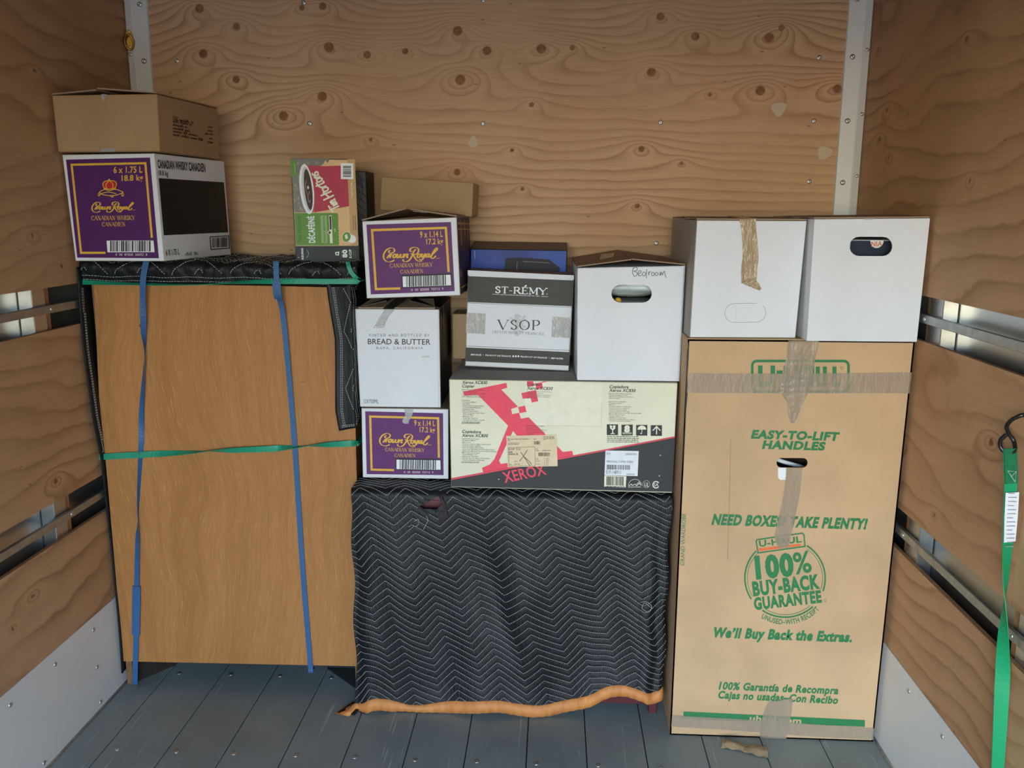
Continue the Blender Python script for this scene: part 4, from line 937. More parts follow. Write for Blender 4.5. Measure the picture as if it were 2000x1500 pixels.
def crown_script(I, name, mat, ox, oy, sx, sy, lw):
    """two flowing script words, drawn stroke by stroke"""
    tr = lambda P: [(ox + sx * x, oy + sy * y) for x, y in P]
    S = [[(300, 170), (258, 190), (252, 236), (320, 262), (402, 226), (432, 165), (400, 113), (320, 92), (210, 130), (115, 230), (76, 340), (95, 450), (170, 520), (260, 540), (350, 520), (425, 480)],
         [(188, 422), (250, 330), (300, 286)], [(318, 286), (292, 352), (276, 414)], [(290, 380), (320, 310), (352, 286)],
         [(440, 286), (398, 316), (380, 372), (402, 412), (450, 388), (478, 330), (460, 290), (440, 286), (490, 304), (536, 290)],
         [(544, 288), (520, 350), (514, 402), (546, 408), (596, 362), (638, 288)], [(640, 288), (616, 360), (628, 406), (674, 396), (722, 336), (726, 296), (704, 284)],
         [(776, 288), (746, 350), (716, 414)], [(736, 372), (796, 306), (848, 286), (858, 306), (826, 376), (836, 408), (874, 380)],
         [(1122, 138), (1062, 196), (1022, 290), (972, 396), (900, 490), (810, 536), (730, 522), (704, 480), (732, 462)],
         [(1000, 202), (952, 208), (930, 166), (960, 110), (1040, 78), (1130, 80), (1200, 130), (1204, 212), (1150, 282), (1062, 312), (1012, 300), (948, 268)],
         [(1030, 306), (1080, 400), (1150, 490), (1230, 526), (1322, 510)],
         [(1240, 288), (1190, 312), (1162, 370), (1182, 408), (1230, 394), (1268, 340), (1256, 296), (1240, 288), (1292, 302), (1330, 282)],
         [(1334, 280), (1304, 348), (1310, 394), (1352, 378), (1410, 300), (1430, 274)], [(1428, 278), (1374, 408), (1310, 470), (1250, 478), (1234, 450)],
         [(1544, 296), (1502, 284), (1458, 328), (1442, 380), (1472, 396), (1528, 348), (1568, 280)], [(1570, 278), (1538, 356), (1546, 394), (1592, 370)],
         [(1592, 370), (1690, 270), (1790, 172), (1816, 118), (1792, 100), (1730, 160), (1650, 290), (1614, 388), (1640, 436), (1702, 418), (1768, 350)]]
    S = [[(487.5 + .4575 * x, 435 + .4575 * y) for x, y in P] for P in S]
    key = I.fresh(name)
    for P in S: I.line(name, mat, tr(P), lw, 2, curved=True, pen=(0.30, 0.15), n=7, key=key)
    I.line(name, mat, tr([(1300, 633), (1358, 631)]), lw * .25, 2, key=key)

def crown_art(c, key):
    I = Ink(c, 'front', [(205, 85), (1612, 28), (1650, 1178), (270, 1215)])
    I.poly('printed_panel', M[key], [(270, 135), (1525, 100), (1568, 1115), (332, 1155)], 0)
    g_ = M['gold']
    I.line('border', g_, [(765, 1070), (408, 1078), (354, 216), (1448, 186), (1482, 832)], 34, 1)
    I.text('lettering', g_, '9 x 1.14 L', (1064, 326), (1402, 316), 86, bold=0.02); I.text('lettering', g_, '17.2 kg', (1156, 427), (1405, 422), 80, bold=0.02)
    crown_script(I, 'lettering', g_, 0, 0, 1, 1, 25)
    I.serif('lettering', g_, 'CANADIAN WHISKY', (612, 766), (1246, 752), 58, 0.16, 0.06); I.serif('lettering', g_, 'CANADIEN', (766, 853), (1105, 844), 54, 0.16, 0.06)
    I.poly('barcode', M['black'], [(785, 876), (1524, 852), (1534, 1040), (792, 1064)], 1); I.poly('barcode', M['white'], [(800, 896), (1508, 873), (1518, 1028), (806, 1050)], 2)
    for a, (x0, x1) in enumerate(((856, 1448),)):
        I.barcode('barcode', M['black'], x0, 893, x1, 1046, 4, 3, dens=64, skew=-20)
    I.text('lettering', M['offwhite'], '0  00  82000  75713  9', (926, 1108), (1402, 1092), 30, bold=0.0)
    return I.done({'printed_panel': None, 'border': 'printed_panel', 'lettering': 'printed_panel', 'barcode': 'printed_panel'})

# --- purple whisky carton on the cabinet, brown box on it
c6 = Carton('whisky_carton', 'purple and white whisky carton with black-panelled side, on the cabinet top', 'carton',
            [(-1.7004, 0.1000, 1.3585), (-1.4263, 0.0644, 1.3620), (-1.4318, 0.0651, 1.6525), (-1.7109, 0.1014, 1.6503)], 0.375, (W_, M['white_card'], W_, WE), GC)
I = Ink(c6, 'front', [(125, 575), (858, 565), (935, 1408), (232, 1412)]); g_ = M['gold']
I.poly('printed_panel', M['purple_dark'], [(158, 615), (822, 600), (892, 1385), (248, 1385)], 0)
I.line('border', g_, [(474, 1346), (279, 1348), (204, 656), (787, 645), (838, 1228)], 17, 1)
I.text('lettering', g_, '6 x 1.75 L', (538, 722), (765, 718), 48, bold=0.02); I.text('lettering', g_, '18.8 kg', (602, 785), (770, 780), 44, bold=0.02)
crown_script(I, 'lettering', g_, 365 - 517 * .41, 948 - 466 * .39, .41, .39, 11)
I.serif('lettering', g_, 'CANADIAN WHISKY', (362, 1094), (706, 1090), 34, 0.16, 0.06); I.serif('lettering', g_, 'CANADIEN', (446, 1141), (630, 1139), 32, 0.16, 0.06)
# crown on its tasselled cushion
I.poly('crown_emblem', M['crown_red'], [(470, 852), (456, 812), (468, 790), (506, 782), (546, 788), (560, 810), (548, 850)], 2)
for P in ([(470, 856), (454, 812), (470, 788), (504, 782), (504, 776)], [(504, 782), (544, 786), (562, 808), (548, 854)], [(486, 850), (480, 815), (502, 784)], [(528, 850), (534, 812), (508, 784)], [(468, 850), (508, 860), (550, 848)], [(466, 842), (508, 850), (552, 840)]):
    I.line('crown_emblem', g_, P, 6, 3, curved=True)
I.disc('crown_emblem', g_, 503, 775, 7, 7, 3)
for P in ([(430, 870), (470, 852), (548, 850), (600, 866), (612, 876), (560, 896), (500, 900), (440, 888), (430, 870)], [(440, 885), (500, 872), (560, 886)], [(430, 872), (418, 892), (424, 904), (436, 886)], [(608, 876), (618, 894), (608, 904), (600, 884)], [(505, 898), (530, 912), (540, 900)]):
    I.line('crown_emblem', g_, P, 6, 3, curved=True)
I.poly('barcode', M['white'], [(483, 1252), (852, 1249), (860, 1338), (490, 1342)], 2); I.barcode('barcode', M['black'], 512, 1254, 832, 1336, 9, 3, dens=62, skew=-3)
I.text('lettering', M['offwhite'], '0  00  87000  50022  8', (553, 1368), (803, 1366), 17)
I.done({'printed_panel': None, 'border': 'printed_panel', 'lettering': 'printed_panel', 'barcode': 'printed_panel', 'crown_emblem': 'printed_panel'})
I = Ink(c6, 'right', [(862, 567), (1410, 640), (1450, 1350), (935, 1408)])
I.poly('side_print', M['black'], [(893, 765), (1405, 803), (1430, 1182), (930, 1210)], 0)
I.text('side_lettering', M['black'], 'CANADIAN WHISKY CANADIEN', (885, 684), (1263, 721), 62, bold=0.03, up=(-.05, -1)); I.text('side_lettering', M['black'], '18.8 kg', (890, 741), (968, 749), 38, up=(-.05, -1), bold=.01)
I.text('side_lettering', M['black'], '6 X 1.75 L', (945, 1364), (1050, 1353), 42, bold=.02, up=(-.05, -1)); I.small_print('side_lettering', M['grey_mid'], 1095, 1362, 1195, 26, 3, slope=-.08)
I.line('side_barcode', M['black'], [(1290, 1218), (1432, 1208), (1436, 1300), (1296, 1312), (1290, 1218)], 7, 1); I.barcode('side_barcode', M['black'], 1306, 1226, 1424, 1298, 5, 1, dens=40, skew=-8)
I.done({'side_print': None, 'side_lettering': None, 'side_barcode': None})

cb = Carton('brown_carton', 'plain brown carton on top of the whisky carton in the left corner', 'carton',
            [(-1.7036, 0.0700, 1.6555), (-1.4058, 0.0402, 1.6555), (-1.4027, 0.0399, 1.8029), (-1.7058, 0.0702, 1.8033)], 0.335, (M['kraft_dark'], M['kraft_dark'], M['kraft_dark'], KE), GC, 0.003)
I = Ink(cb, 'right', [(875, 95), (1335, 205), (1360, 590), (905, 545)])
for k, (x0, y, x1, h) in enumerate(((1050, 306, 1158, 20), (1000, 316, 1145, 22), (1000, 342, 1110, 20), (1000, 368, 1130, 20), (1003, 392, 1205, 20), (1003, 418, 1230, 20), (1260, 352, 1300, 14), (1262, 380, 1302, 14), (1245, 404, 1310, 14), (1275, 440, 1300, 16), (1265, 470, 1308, 22))):
    I.small_print('side_lettering', M['brown_text'], x0, y, x1, h, 20 + k, slope=0.17 if k < 6 else 0.1)
I.text('side_lettering', M['brown_text'], 'CBC', (997, 296), (1044, 304), 30, bold=.01, up=(-.03, -1))
I.done({'side_lettering': None})
p = cb.P
mid = (p['FLT'] + p['FRT']) / 2; mb = (p['BLT'] + p['BRT']) / 2
cb.flap('flap', [p['FLT'] + Vector((0, 0, .001)), mid + Vector((-.02, 0, .010)), mb + Vector((-.02, 0, .012)), p['BLT'] + Vector((0, 0, .001))], M['kraft_inner'])
cb.flap('flap', [mid + Vector((-.016, 0, .014)), p['FRT'] + Vector((0, 0, .001)), p['BRT'] + Vector((0, 0, .001)), mb + Vector((-.016, 0, .012))], M['kraft_inner'])
A_ = [(45, 105), (875, 95), (900, 545), (95, 550)]
cb.tape('tape', A_, 'front', [(440, 98), (445, 120), (452, 150)], [(490, 98), (478, 118), (462, 150)], M['tape_shiny'])
cb.tape('tape', A_, 'front', [(450, 522), (440, 538), (430, 549)], [(552, 520), (555, 536), (556, 547)], M['tape_grey'])

# --- coffee pod box, black box behind it
tm = Carton('coffee_pod_box', 'coffee pod box with red cup picture and sideways green label', 'box',
            [(-1.0872, 0.1650, 1.3565), (-0.9137, 0.2118, 1.3565), (-0.9179, 0.2107, 1.6459), (-1.0899, 0.1643, 1.6456)], 0.19, (M['tim_tan'], M['tim_tan2'], M['tim_tan2'], M['tim_black']), GC, 0.002)
I = Ink(tm, 'front', [(130, 92), (742, 98), (780, 1083), (175, 1083)])
I.poly('tan_stripe', M['tim_tan2'], [(668, 98), (742, 98), (773, 925), (697, 925)], 0)
I.poly('bean_picture', M['beans'], [(133, 95), (505, 96), (484, 136), (458, 108), (440, 150), (400, 168), (330, 170), (345, 605), (162, 606)], 0)
I.poly('cup_picture', M['tim_red'], [(288, 158), (452, 165), (668, 158), (684, 546), (350, 606)], 1)
I.ring('cup_picture', M['red_dark'], 620, 255, 62, 62, 6, 2, 1.7, 4.4)
I.disc('cup_picture', M['white'], 283, 384, 66, 240, 2, rot=-0.105); I.disc('cup_picture', M['grey_light'], 288, 384, 48, 214, 3, rot=-0.105); I.disc('cup_picture', M['coffee'], 297, 388, 36, 196, 4, rot=-0.105)
for q in ((290, 370, 16, 70), (305, 470, 10, 40)): I.ring('cup_picture', M['coffee2'], *q, 9, 5, 0.5, 4.8, -0.1)
I.disc('cup_picture', M['cream'], 296, 368, 8, 16, 5)
# brand script running up the cup, monoline brush
O = np.array((600., 552.)); d_ = np.array((-0.535, -0.845)); u_ = np.array((-0.845, 0.535)); Sx, Sy = 441., 92.
tq = lambda P: [tuple(O + d_ * x * Sx + u_ * y * Sy) for x, y in P]
for P in ([(-.02, .92), (.07, 1.0), (.16, .98)], [(.06, .98), (.03, .05)], [(.10, .62), (.085, .05)], [(.10, .86), (.102, .80)],
          [(.13, .58), (.115, .02)], [(.12, .30), (.15, .60), (.165, .48), (.155, .04)], [(.16, .30), (.19, .60), (.21, .48), (.20, .08), (.225, .10)],
          [(.315, 1.12), (.285, -.10)], [(.425, 1.10), (.385, -.12)], [(.29, .42), (.35, .52), (.42, .60), (.46, .75)],
          [(.50, .62), (.455, .50), (.45, .15), (.485, .02), (.525, .20), (.53, .50), (.50, .62)], [(.56, .62), (.545, .05)], [(.55, .35), (.585, .64), (.61, .62)],
          [(.655, 1.0), (.63, .15), (.65, .04), (.67, .10)], [(.60, .72), (.72, .76)], [(.735, .62), (.70, .50), (.695, .15), (.725, .02), (.76, .20), (.765, .50), (.735, .62)],
          [(.80, .60), (.785, .05)], [(.79, .30), (.82, .60), (.845, .50), (.835, .05)], [(.94, .58), (.89, .60), (.875, .44), (.91, .30), (.90, .06), (.855, .08)]):
    I.line('brand_lettering', M['cream'], tq(P), 15, 5, curved=len(P) > 2)
I.poly('green_panel', M['tim_green'], [(163, 612), (572, 612)] + [(572 + (9 if k % 2 else 0) + 0.035 * k * 15, 622 + k * 14.6) for k in range(21)] + [(590, 922), (178, 922)], 1)
I.text('lettering', M['white'], 'DÉCAFÉINÉ', (358, 896), (350, 640), 56, bold=.03, layer=3)
I.poly('green_panel', M['tim_green_light'], [(410, 636), (470, 636), (476, 900), (420, 900)], 2); I.text('lettering', M['tim_green_dark'], 'torréfaction légère-moyenne', (458, 893), (450, 648), 22, bold=.01, layer=3)
I.poly('green_panel', M['cream'], [(490, 634), (516, 634), (526, 902), (500, 902)], 2); I.poly('green_panel', M['coffee'], [(495, 642), (512, 642), (516, 770), (500, 770)], 3); I.disc('green_panel', M['cream'], 497, 800, 18, 18, 3); I.disc('green_panel', M['coffee'], 497, 800, 11, 14, 4, 0.5)
I.text('lettering', M['cream'], 'café', (556, 792), (550, 758), 16, layer=3)
I.text('lettering', M['tim_green_dark'], 'Tim Hortons', (232, 900), (222, 640), 36, shear=.2, layer=3)
I.poly('black_band', M['tim_black'], [(176, 928), (775, 928), (780, 1080), (180, 1080)], 1)
I.text('lettering', M['white'], '80', (663, 1042), (660, 964), 42, bold=.05, layer=3); I.text('lettering', M['white'], 'K-CUP', (706, 1046), (702, 962), 22, bold=.03, layer=3)
I.text('lettering', M['white'], 'KEURIG', (248, 1056), (244, 948), 18, bold=.03, layer=3); I.small_print('small_print', M['grey_light'], 196, 1040, 206, 10, 5, 3)
I.ring('small_print', M['grey_light'], 268, 1002, 26, 36, 3, 3, -1.2, 1.4); I.poly('small_print', M['white'], [(548, 988), (588, 983), (584, 1022), (552, 1018)], 3); I.disc('small_print', M['tim_black'], 568, 1003, 9, 9, 4)
for x in (606, 680, 724, 742): I.line('small_print', M['tim_green'], [(x, 975), (x + 3, 1050)], 3, 3)
I.text('lettering', M['cream'], 'POIDS NET 640 g', (722, 458), (716, 308), 17, bold=.01, layer=3)
for x in (722, 742): I.line('small_print', M['brown_text'], [(x, 632), (x + 5, 780)], 4, 3)
I.poly('green_tab', M['tim_green'], [(131, 112), (187, 112), (190, 262), (137, 262)], 2); I.line('green_tab', M['tim_green_light'], [(170, 140), (174, 232)], 8, 3)
I.disc('pod_picture', M['white'], 712, 862, 38, 40, 1, -.3); I.poly('pod_picture', M['white'], [(668, 800), (742, 838), (744, 888), (648, 890)], 2); I.disc('pod_picture', M['tim_green'], 658, 842, 40, 50, 3, .3); I.ring('pod_picture', M['cream'], 658, 842, 40, 50, 4, 4, rot=.3); I.poly('pod_picture', M['cream'], [(640, 825), (664, 815), (672, 856), (648, 864)], 4)
I.quad('price_barcode', M['white'], 608, 136, 727, 288, 3); I.barcode('price_barcode', M['black'], 628, 160, 706, 272, 8, 4, vert=False, dens=26)
I.done({'tan_stripe': None, 'bean_picture': None, 'cup_picture': None, 'brand_lettering': 'cup_picture', 'green_panel': None, 'lettering': None, 'small_print': None, 'black_band': None, 'green_tab': None, 'pod_picture': None, 'price_barcode': None})

bk = Carton('black_box', 'slim black patterned box behind the coffee pod box', 'box', [(-1.070, 0.415, 1.3565), (-0.930, 0.415, 1.3565), (-0.932, 0.418, 1.622), (-1.072, 0.418, 1.624)], 0.115, (M['pattern_grey'], M['black_card'], M['black_card'], M['black']), GC)
I = Ink(bk, 'front', [(0, 0), (100, 0), (100, 190), (0, 190)])
for k in range(26): I.line('pattern_print', M['charcoal'] if k % 2 else M['grey_text'], [(76 + (k * 7) % 20, 20 + k * 5.6), (76 + (k * 7) % 20 + 9, 30 + k * 5.6)], 1.6, 1)
I.poly('pattern_print', M['grey_text'], [(74, 4), (82, 2), (97, 22), (74, 34)], 0)
for k in range(6): I.quad('pattern_print', M['black'], 90, 26 + k * 4, 92, 28.4 + k * 4, 2)
I.done({'pattern_print': None})

# --- the middle stack
cl = Carton('whisky_carton', 'purple whisky carton at the bottom of the middle stack', 'carton', [(-0.9160, 0.1800, 0.7105), (-0.6551, 0.1813, 0.7105), (-0.6530, 0.1813, 0.9271), (-0.9140, 0.1800, 0.9266)], 0.262, (W_, M['purple_card'], M['kraft_inner'], WE), GC)
crown_art(cl, 'purple')
cl.tape('tape', [(92, 895), (778, 898), (780, 1435), (108, 1435)], 'front', [(430, 900), (440, 950), (418, 990), (432, 1012)], [(505, 900), (498, 940), (478, 975), (465, 1012)], M['tape_shiny'])

bb = Carton('wine_carton', 'white wine carton with black side between two whisky cartons', 'carton', [(-0.9189, 0.1850, 0.9285), (-0.6770, 0.1898, 0.9285), (-0.6782, 0.1898, 1.2225), (-0.9251, 0.1849, 1.2219)], 0.33, (W_, M['black_card'], M['kraft_inner'], WE), GC)
AB = [(50, 130), (703, 135), (715, 893), (92, 890)]
I = Ink(bb, 'front', AB)
I.text('lettering', M['grey_text'], 'V I N T E D   A N D   B O T T L E D   B Y', (160, 348), (628, 348), 20); I.text('lettering', M['slate'], 'BREAD & BUTTER', (152, 408), (635, 411), 42, bold=.005); I.text('lettering', M['grey_text'], 'N A P A ,   C A L I F O R N I A', (218, 447), (577, 447), 19)
I.text('lettering', M['grey_text'], '12X750ML', (122, 861), (235, 861), 29); I.small_print('lettering', M['grey_light'], 570, 510, 626, 16, 2); I.line('lettering', M['grey_light'], [(693, 140), (697, 885)], 3, 1)
I.done({'lettering': None})
I = Ink(bb, 'right', [(0, 0), (100, 0), (100, 100), (0, 100)])
for P in ([(9, 4), (13, 8), (10, 42)], [(30, 2), (35, 0), (34, 28), (31, 30)]): I.poly('scuff', M['kraft'], P, 1)
for k in range(24): r_ = random.Random(k); x, y = r_.uniform(10, 36), r_.uniform(22, 40); I.quad('scuff', M['grey_mid'], x, y, x + .8, y + 1.4, 1)
I.done({'scuff': None})
p = bb.P
bb.flap('flap', [p['FLT'] + Vector((.01, .002, .001)), p['FRT'] + Vector((-.012, .002, .001)), p['FRT'] + Vector((-.03, .10, .018)), p['FLT'] + Vector((.03, .10, .018))], M['kraft_inner'])
bb.flap('flap', [p['FRT'] + Vector((0, .01, .0)), p['BRT'], p['BRT'] + Vector((-.09, 0, .020)), p['FRT'] + Vector((-.09, .02, .020))], M['black_card'])
bb.flap('flap', [p['FLT'] + Vector((0, .01, .0)), p['FLT'] + Vector((.09, .02, .020)), p['BLT'] + Vector((.09, 0, .020)), p['BLT']], M['black_card'])
bb.tape('tape', AB, 'front', [(285, 132), (255, 180), (222, 235), (195, 280)], [(365, 132), (335, 165), (300, 220), (275, 282)], M['tape_shiny'], ripple=0.003)
bb.part('tape_end', *plate([(-0.842, 0.182, 1.222), (-0.812, 0.182, 1.222), (-0.782, 0.235, 1.246), (-0.815, 0.235, 1.246)], 0.0015), M['black'])

cu = Carton('whisky_carton', 'tilted purple whisky carton at the top of the middle stack', 'carton', [(-0.8863, 0.1700, 1.2536), (-0.6135, 0.1618, 1.2659), (-0.6221, 0.1621, 1.4860), (-0.8933, 0.1702, 1.4731)], 0.27, (W_, M['purple_card'], M['kraft_inner'], WE), GC)
crown_art(cu, 'purple')
I = Ink(cu, 'right', [(0, 0), (100, 0), (100, 100), (0, 100)])
for P, w in (([(6, 8), (98, 10)], 2.2), ([(4, 15), (98, 18)], 1.6), ([(24, 4), (26, 36)], 6), ([(54, 4), (56, 26)], 4), ([(80, 4), (82, 40)], 4)): I.line('scuff', M['kraft'], P, w, 1)
I.quad('scuff', M['gold'], 10, 90, 90, 91.5, 1); I.done({'scuff': None})
p = cu.P; mf = (p['FLT'] + p['FRT']) / 2; mbk = (p['BLT'] + p['BRT']) / 2
cu.flap('flap', [p['FLT'] + Vector((0, .001, .001)), mf + Vector((-.008, .004, .028)), mbk + Vector((-.01, -.02, .008)), p['BLT'] + Vector((0, 0, .001))], M['kraft_inner'])
cu.flap('flap', [mf + Vector((.004, .004, .026)), p['FRT'] + Vector((0, .001, .001)), p['BRT'] + Vector((0, 0, .001)), mbk + Vector((-.006, -.02, .006))], M['kraft_inner'])
cu.part('tape', *plate([mf + Vector((.01, .002, .022)), mf + Vector((.05, .002, .018)), mf + Vector((.055, .03, .020)), mf + Vector((.012, .03, .024))], 0.001), M['tape_shiny'])

bm_ = Carton('brown_carton', 'small plain brown carton lying tilted on the topmost whisky carton', 'carton', [(-0.8755, 0.3400, 1.5049), (-0.5959, 0.3400, 1.4860), (-0.5908, 0.3400, 1.5858), (-0.8684, 0.3400, 1.6029)], 0.19, (M['kraft_dark'], K, K, KE), GC, 0.0025)
I = Ink(bm_, 'front', [(0, 0), (280, 0), (280, 100), (0, 100)]); I.line('seam', M['kraft_edge'], [(268, 2), (266, 98)], 1.6, 0); I.done({'seam': None})

tb = Carton('brown_carton', 'brown carton mostly hidden behind the brandy carton', 'carton', [(-0.668, 0.418, 1.0375), (-0.330, 0.418, 1.0375), (-0.330, 0.418, 1.183), (-0.668, 0.418, 1.183)], 0.125, (K, K, K, KE), GC)

# --- copier carton
xr = Carton('copier_carton', 'long cream copier carton with big red letter and black base', 'carton', [(-0.6366, 0.0920, 0.7150), (0.0020, 0.0920, 0.7110), (0.0040, 0.0920, 1.0335), (-0.6396, 0.0920, 1.0345)], 0.450, (M['cream_card'], M['grey_shaded_card'], M['grey_shaded_card'], M['cream_edge']), GC, 0.0022)  # side and top greyed to look dim
AX = [(28, 183), (1935, 212), (1895, 1137), (45, 1082)]
I = Ink(xr, 'front', AX); rd = M['red']; bk_ = M['black']
I.poly('black_base', M['slate'], [(46, 1020), (1916, 668), (1894, 1128), (48, 1076)], 0); I.poly('red_line', rd, [(46, 1008), (1916, 660), (1916, 672), (46, 1022)], 1)
I.line('red_line', M['red_dark'], [(46, 1010), (1916, 663)], 4, 2)
I.poly('red_letter', rd, [(145, 285), (500, 212), (508, 252), (458, 268), (597, 412), (540, 430), (548, 475), (606, 462), (620, 512), (685, 500), (970, 790), (1050, 782), (1058, 825), (780, 880), (700, 790), (556, 615), (505, 720), (470, 800), (440, 862), (455, 890), (520, 880), (530, 916), (310, 962), (300, 922), (365, 893), (405, 845), (430, 780), (515, 570), (265, 312), (155, 320)], 1)
I.poly('red_letter', rd, [(598, 415), (655, 402), (667, 455), (610, 465)], 1); I.poly('red_letter', rd, [(625, 297), (745, 272), (765, 365), (710, 378), (702, 338), (635, 345)], 1)
I.poly('red_letter', rd, [(668, 197), (722, 197), (730, 236), (675, 246)], 1); I.poly('red_letter', rd, [(740, 216), (795, 206), (803, 256), (750, 268)], 1); I.poly('red_letter', rd, [(795, 200), (850, 199), (798, 210)], 1)
def xt(s_, x, y, x1, y1, cap, sh=.22, b=.025): I.text('lettering', M['charcoal'], s_, (x, y), (x1, y1), cap, sh, b, 2)
xt('Xerox XC830', 133, 219, 340, 222, 24); xt('Copier', 133, 250, 236, 252, 24); xt('Copieur', 668, 234, 790, 236, 24); xt('Xerox XC830', 668, 268, 882, 271, 24)
xt('Copiadora', 1356, 254, 1518, 257, 24); xt('Xerox XC830', 1356, 285, 1576, 288, 24); xt('Copiadora', 133, 629, 290, 634, 24); xt('Xerox XC830', 133, 662, 346, 666, 24)
EN = ['Exclusive Xerox Customer Support', '• Xerox Limited Warranty', '• Xerox Total Satisfaction Guarantee', '• Direct Customer Support', '  1-800-TEAM-XRX (1-800-832-6979)', None, 'Key Features', '• 8 Copies per Minute', '• Photo Mode', '• Bound Original Copying Feature', '• Zoom Reduction/Enlargement', '• Stationary Glass', '• 250 Sheet Paper Drawer', '• Single-Sheet Paper Drawer Bypass', '• Toner Save Mode', '• Multicopy 1-99', '• "Quick Start" Warm-Up', '• Cartridges You Replace Yourself', '• Automatic Exposure Control']
def column(lines, x, y, dy, h, wpc, seed, name='small_print', mat=None, slope=0.02):
    for k, t in enumerate(lines):
        if t: I.text(name, mat or M['charcoal'], t, (x, y + k * dy), (x + len(t) * wpc, y + k * dy + slope * len(t) * wpc), h, .12, .004, 2, res=1, sep=False)
column(EN, 133, 272, 14.9, 9.5, 5.6, 1)
column(['Características principais', '• 8 Cópias por Minuto', '• Modo de Foto', '• Função de cópia de originais encadernados', '• Zoom de redução / ampliação', '• Vidro de Originais Estacionário', '• Gaveta com Capacidade para 250 Folhas de Papel', '• Alimentação Manual de Gaveta de Folhas Individuais', '• Modo de Economia de Toner', '• Cópias Múltiplas 1-99', '• Aquecimento Quick Start', '• Cartuchos Que Você Mesmo Pode Substituir', '• Controle Automático de Exposição'], 130, 682, 14.7, 9.5, 5.6, 2)
column(['Soutien à la clientèle exclusif de Xerox', '• Garantie limitée de 3 ans', '• Garantie de satisfaction totale Xerox', '• Soutien à la clientèle personnalisé', '  1-800-668-6979'], 666, 287, 14.2, 9.5, 5.2, 3)
column(['Caractéristiques principales', '• 8 copies par minute', '• Mode de traitement des photos', '• Copies de documents reliés', '• Vitre fixe'], 660, 574, 17, 9.5, 5.6, 4)
column(['Apoyo al cliente exclusivo de Xerox', '• Garantía limitada de 3 años', '• Garantía de satisfacción total Xerox', '• Apoyo al cliente', None, 'Características principales', '• 8 Copias por minuto', '• Modo Foto', '• Copia de originales encuadernados', '• Zoom de reducción / ampliación', '• Cristal de exposición fijo', '• Gaveta de papel para 250 hojas', '• Bandeja especial para el módulo de hojas sueltas', '• Modo de ahorro de tóner', '• Copiado múltiple 1-99', '• Calentamiento Quick Start', '• Cartuchos reemplazables por el cliente', '• Control de exposición automático'], 1348, 303, 13.6, 9.0, 5.6, 5)
for k, (x, y) in enumerate(((1340, 664), (1340, 679), (1340, 694), (1340, 709), (133, 546), (133, 553), (130, 872), (130, 880))): I.small_print('small_print', M['charcoal'], x, y, x + (270 if k < 4 else 150), 8 if k < 4 else 5, 60 + k, slope=.01)
for k in range(4): I.quad('handling_marks', M['slate'], 1338 + 123.6 * k, 560 + 2.4 * k, 1433 + 123.6 * k, 650 + 2.4 * k, 1)
cr_ = M['cream']
I.poly('handling_marks', cr_, [(1362, 568), (1378, 568), (1384, 580), (1376, 588), (1390, 596), (1388, 568), (1412, 568), (1408, 596), (1392, 608), (1392, 632), (1406, 636), (1406, 640), (1370, 640), (1370, 636), (1384, 632), (1384, 608), (1368, 596)], 2)
I.text('handling_marks', cr_, '8', (1484, 622), (1532, 623), 50, bold=.07); I.quad('handling_marks', cr_, 1470, 626, 1548, 630, 2); I.quad('handling_marks', cr_, 1470, 636, 1548, 640, 2)
I.poly('handling_marks', cr_, [(1634 + 37 * math.cos(t), 604 - 34 * math.sin(t)) for t in np.linspace(0, math.pi, 14)], 2); I.line('handling_marks', cr_, [(1634, 600), (1634, 632), (1628, 640), (1620, 634)], 5, 2); 
I.line('handling_marks', cr_, [(1758, 644), (1758, 574)], 9, 2); I.line('handling_marks', cr_, [(1726, 612), (1758, 578), (1790, 612)], 9, 2)
I.text('brand_lettering', rd, 'XEROX', (488, 1046), (838, 975), 88, -.12, .016, 2)
I.poly('paper_patch', M['cream'], [(655, 196), (1246, 214), (1246, 222), (1298, 226), (1290, 577), (655, 566)], 0); 
I.line('paper_patch', M['cream_edge'], [(1297, 380), (1290, 577), (830, 570)], 3, 1)  # thin shadow under the raised patch edge, drawn as a line
# tan shipping label
I.poly('shipping_label', M['label_tan'], [(500, 655), (918, 645), (928, 908), (512, 915)], 4)
I.text('label_print', bk_, 'QUIK-RUN', (806, 684), (898, 682), 26, bold=.0, layer=5); I.text('label_print', bk_, 'SHIP TO:', (520, 775), (622, 773), 18, layer=5); I.line('label_print', bk_, [(518, 752), (738, 746), (742, 904), (524, 908), (518, 752)], 2.5, 5)
for k, q in enumerate(((512, 684, 694, 8), (512, 696, 540, 7), (516, 718, 610, 7), (516, 728, 600, 7), (726, 683, 758, 7), (746, 766, 766, 7), (746, 780, 778, 7), (798, 780, 872, 8), (750, 850, 775, 7), (750, 866, 775, 7), (750, 894, 782, 7), (568, 870, 594, 7), (526, 896, 546, 7), (566, 894, 612, 8), (520, 796, 552, 14), (518, 812, 598, 16))): I.small_print('label_print', M['grey_text'], q[0], q[1], q[2], q[3], 80 + k, 5)
for k, t in enumerate(('1 of 1', '6.02 D', 'L TL', 'LTL')): I.text('label_print', bk_, t, (818, 852 + 17 * k), (856, 851 + 17 * k), 11, layer=5, res=1)
I.barcode('label_print', bk_, 730, 698, 782, 726, 3, 5, dens=34); I.barcode('label_print', bk_, 766, 794, 862, 824, 6, 5, dens=50)
for P in ([(676, 770), (640, 828), (610, 866)], [(620, 790), (655, 840), (698, 905)], [(640, 822), (690, 866), (712, 894)]): I.line('label_print', bk_, P, 4.5, 6, curved=True)
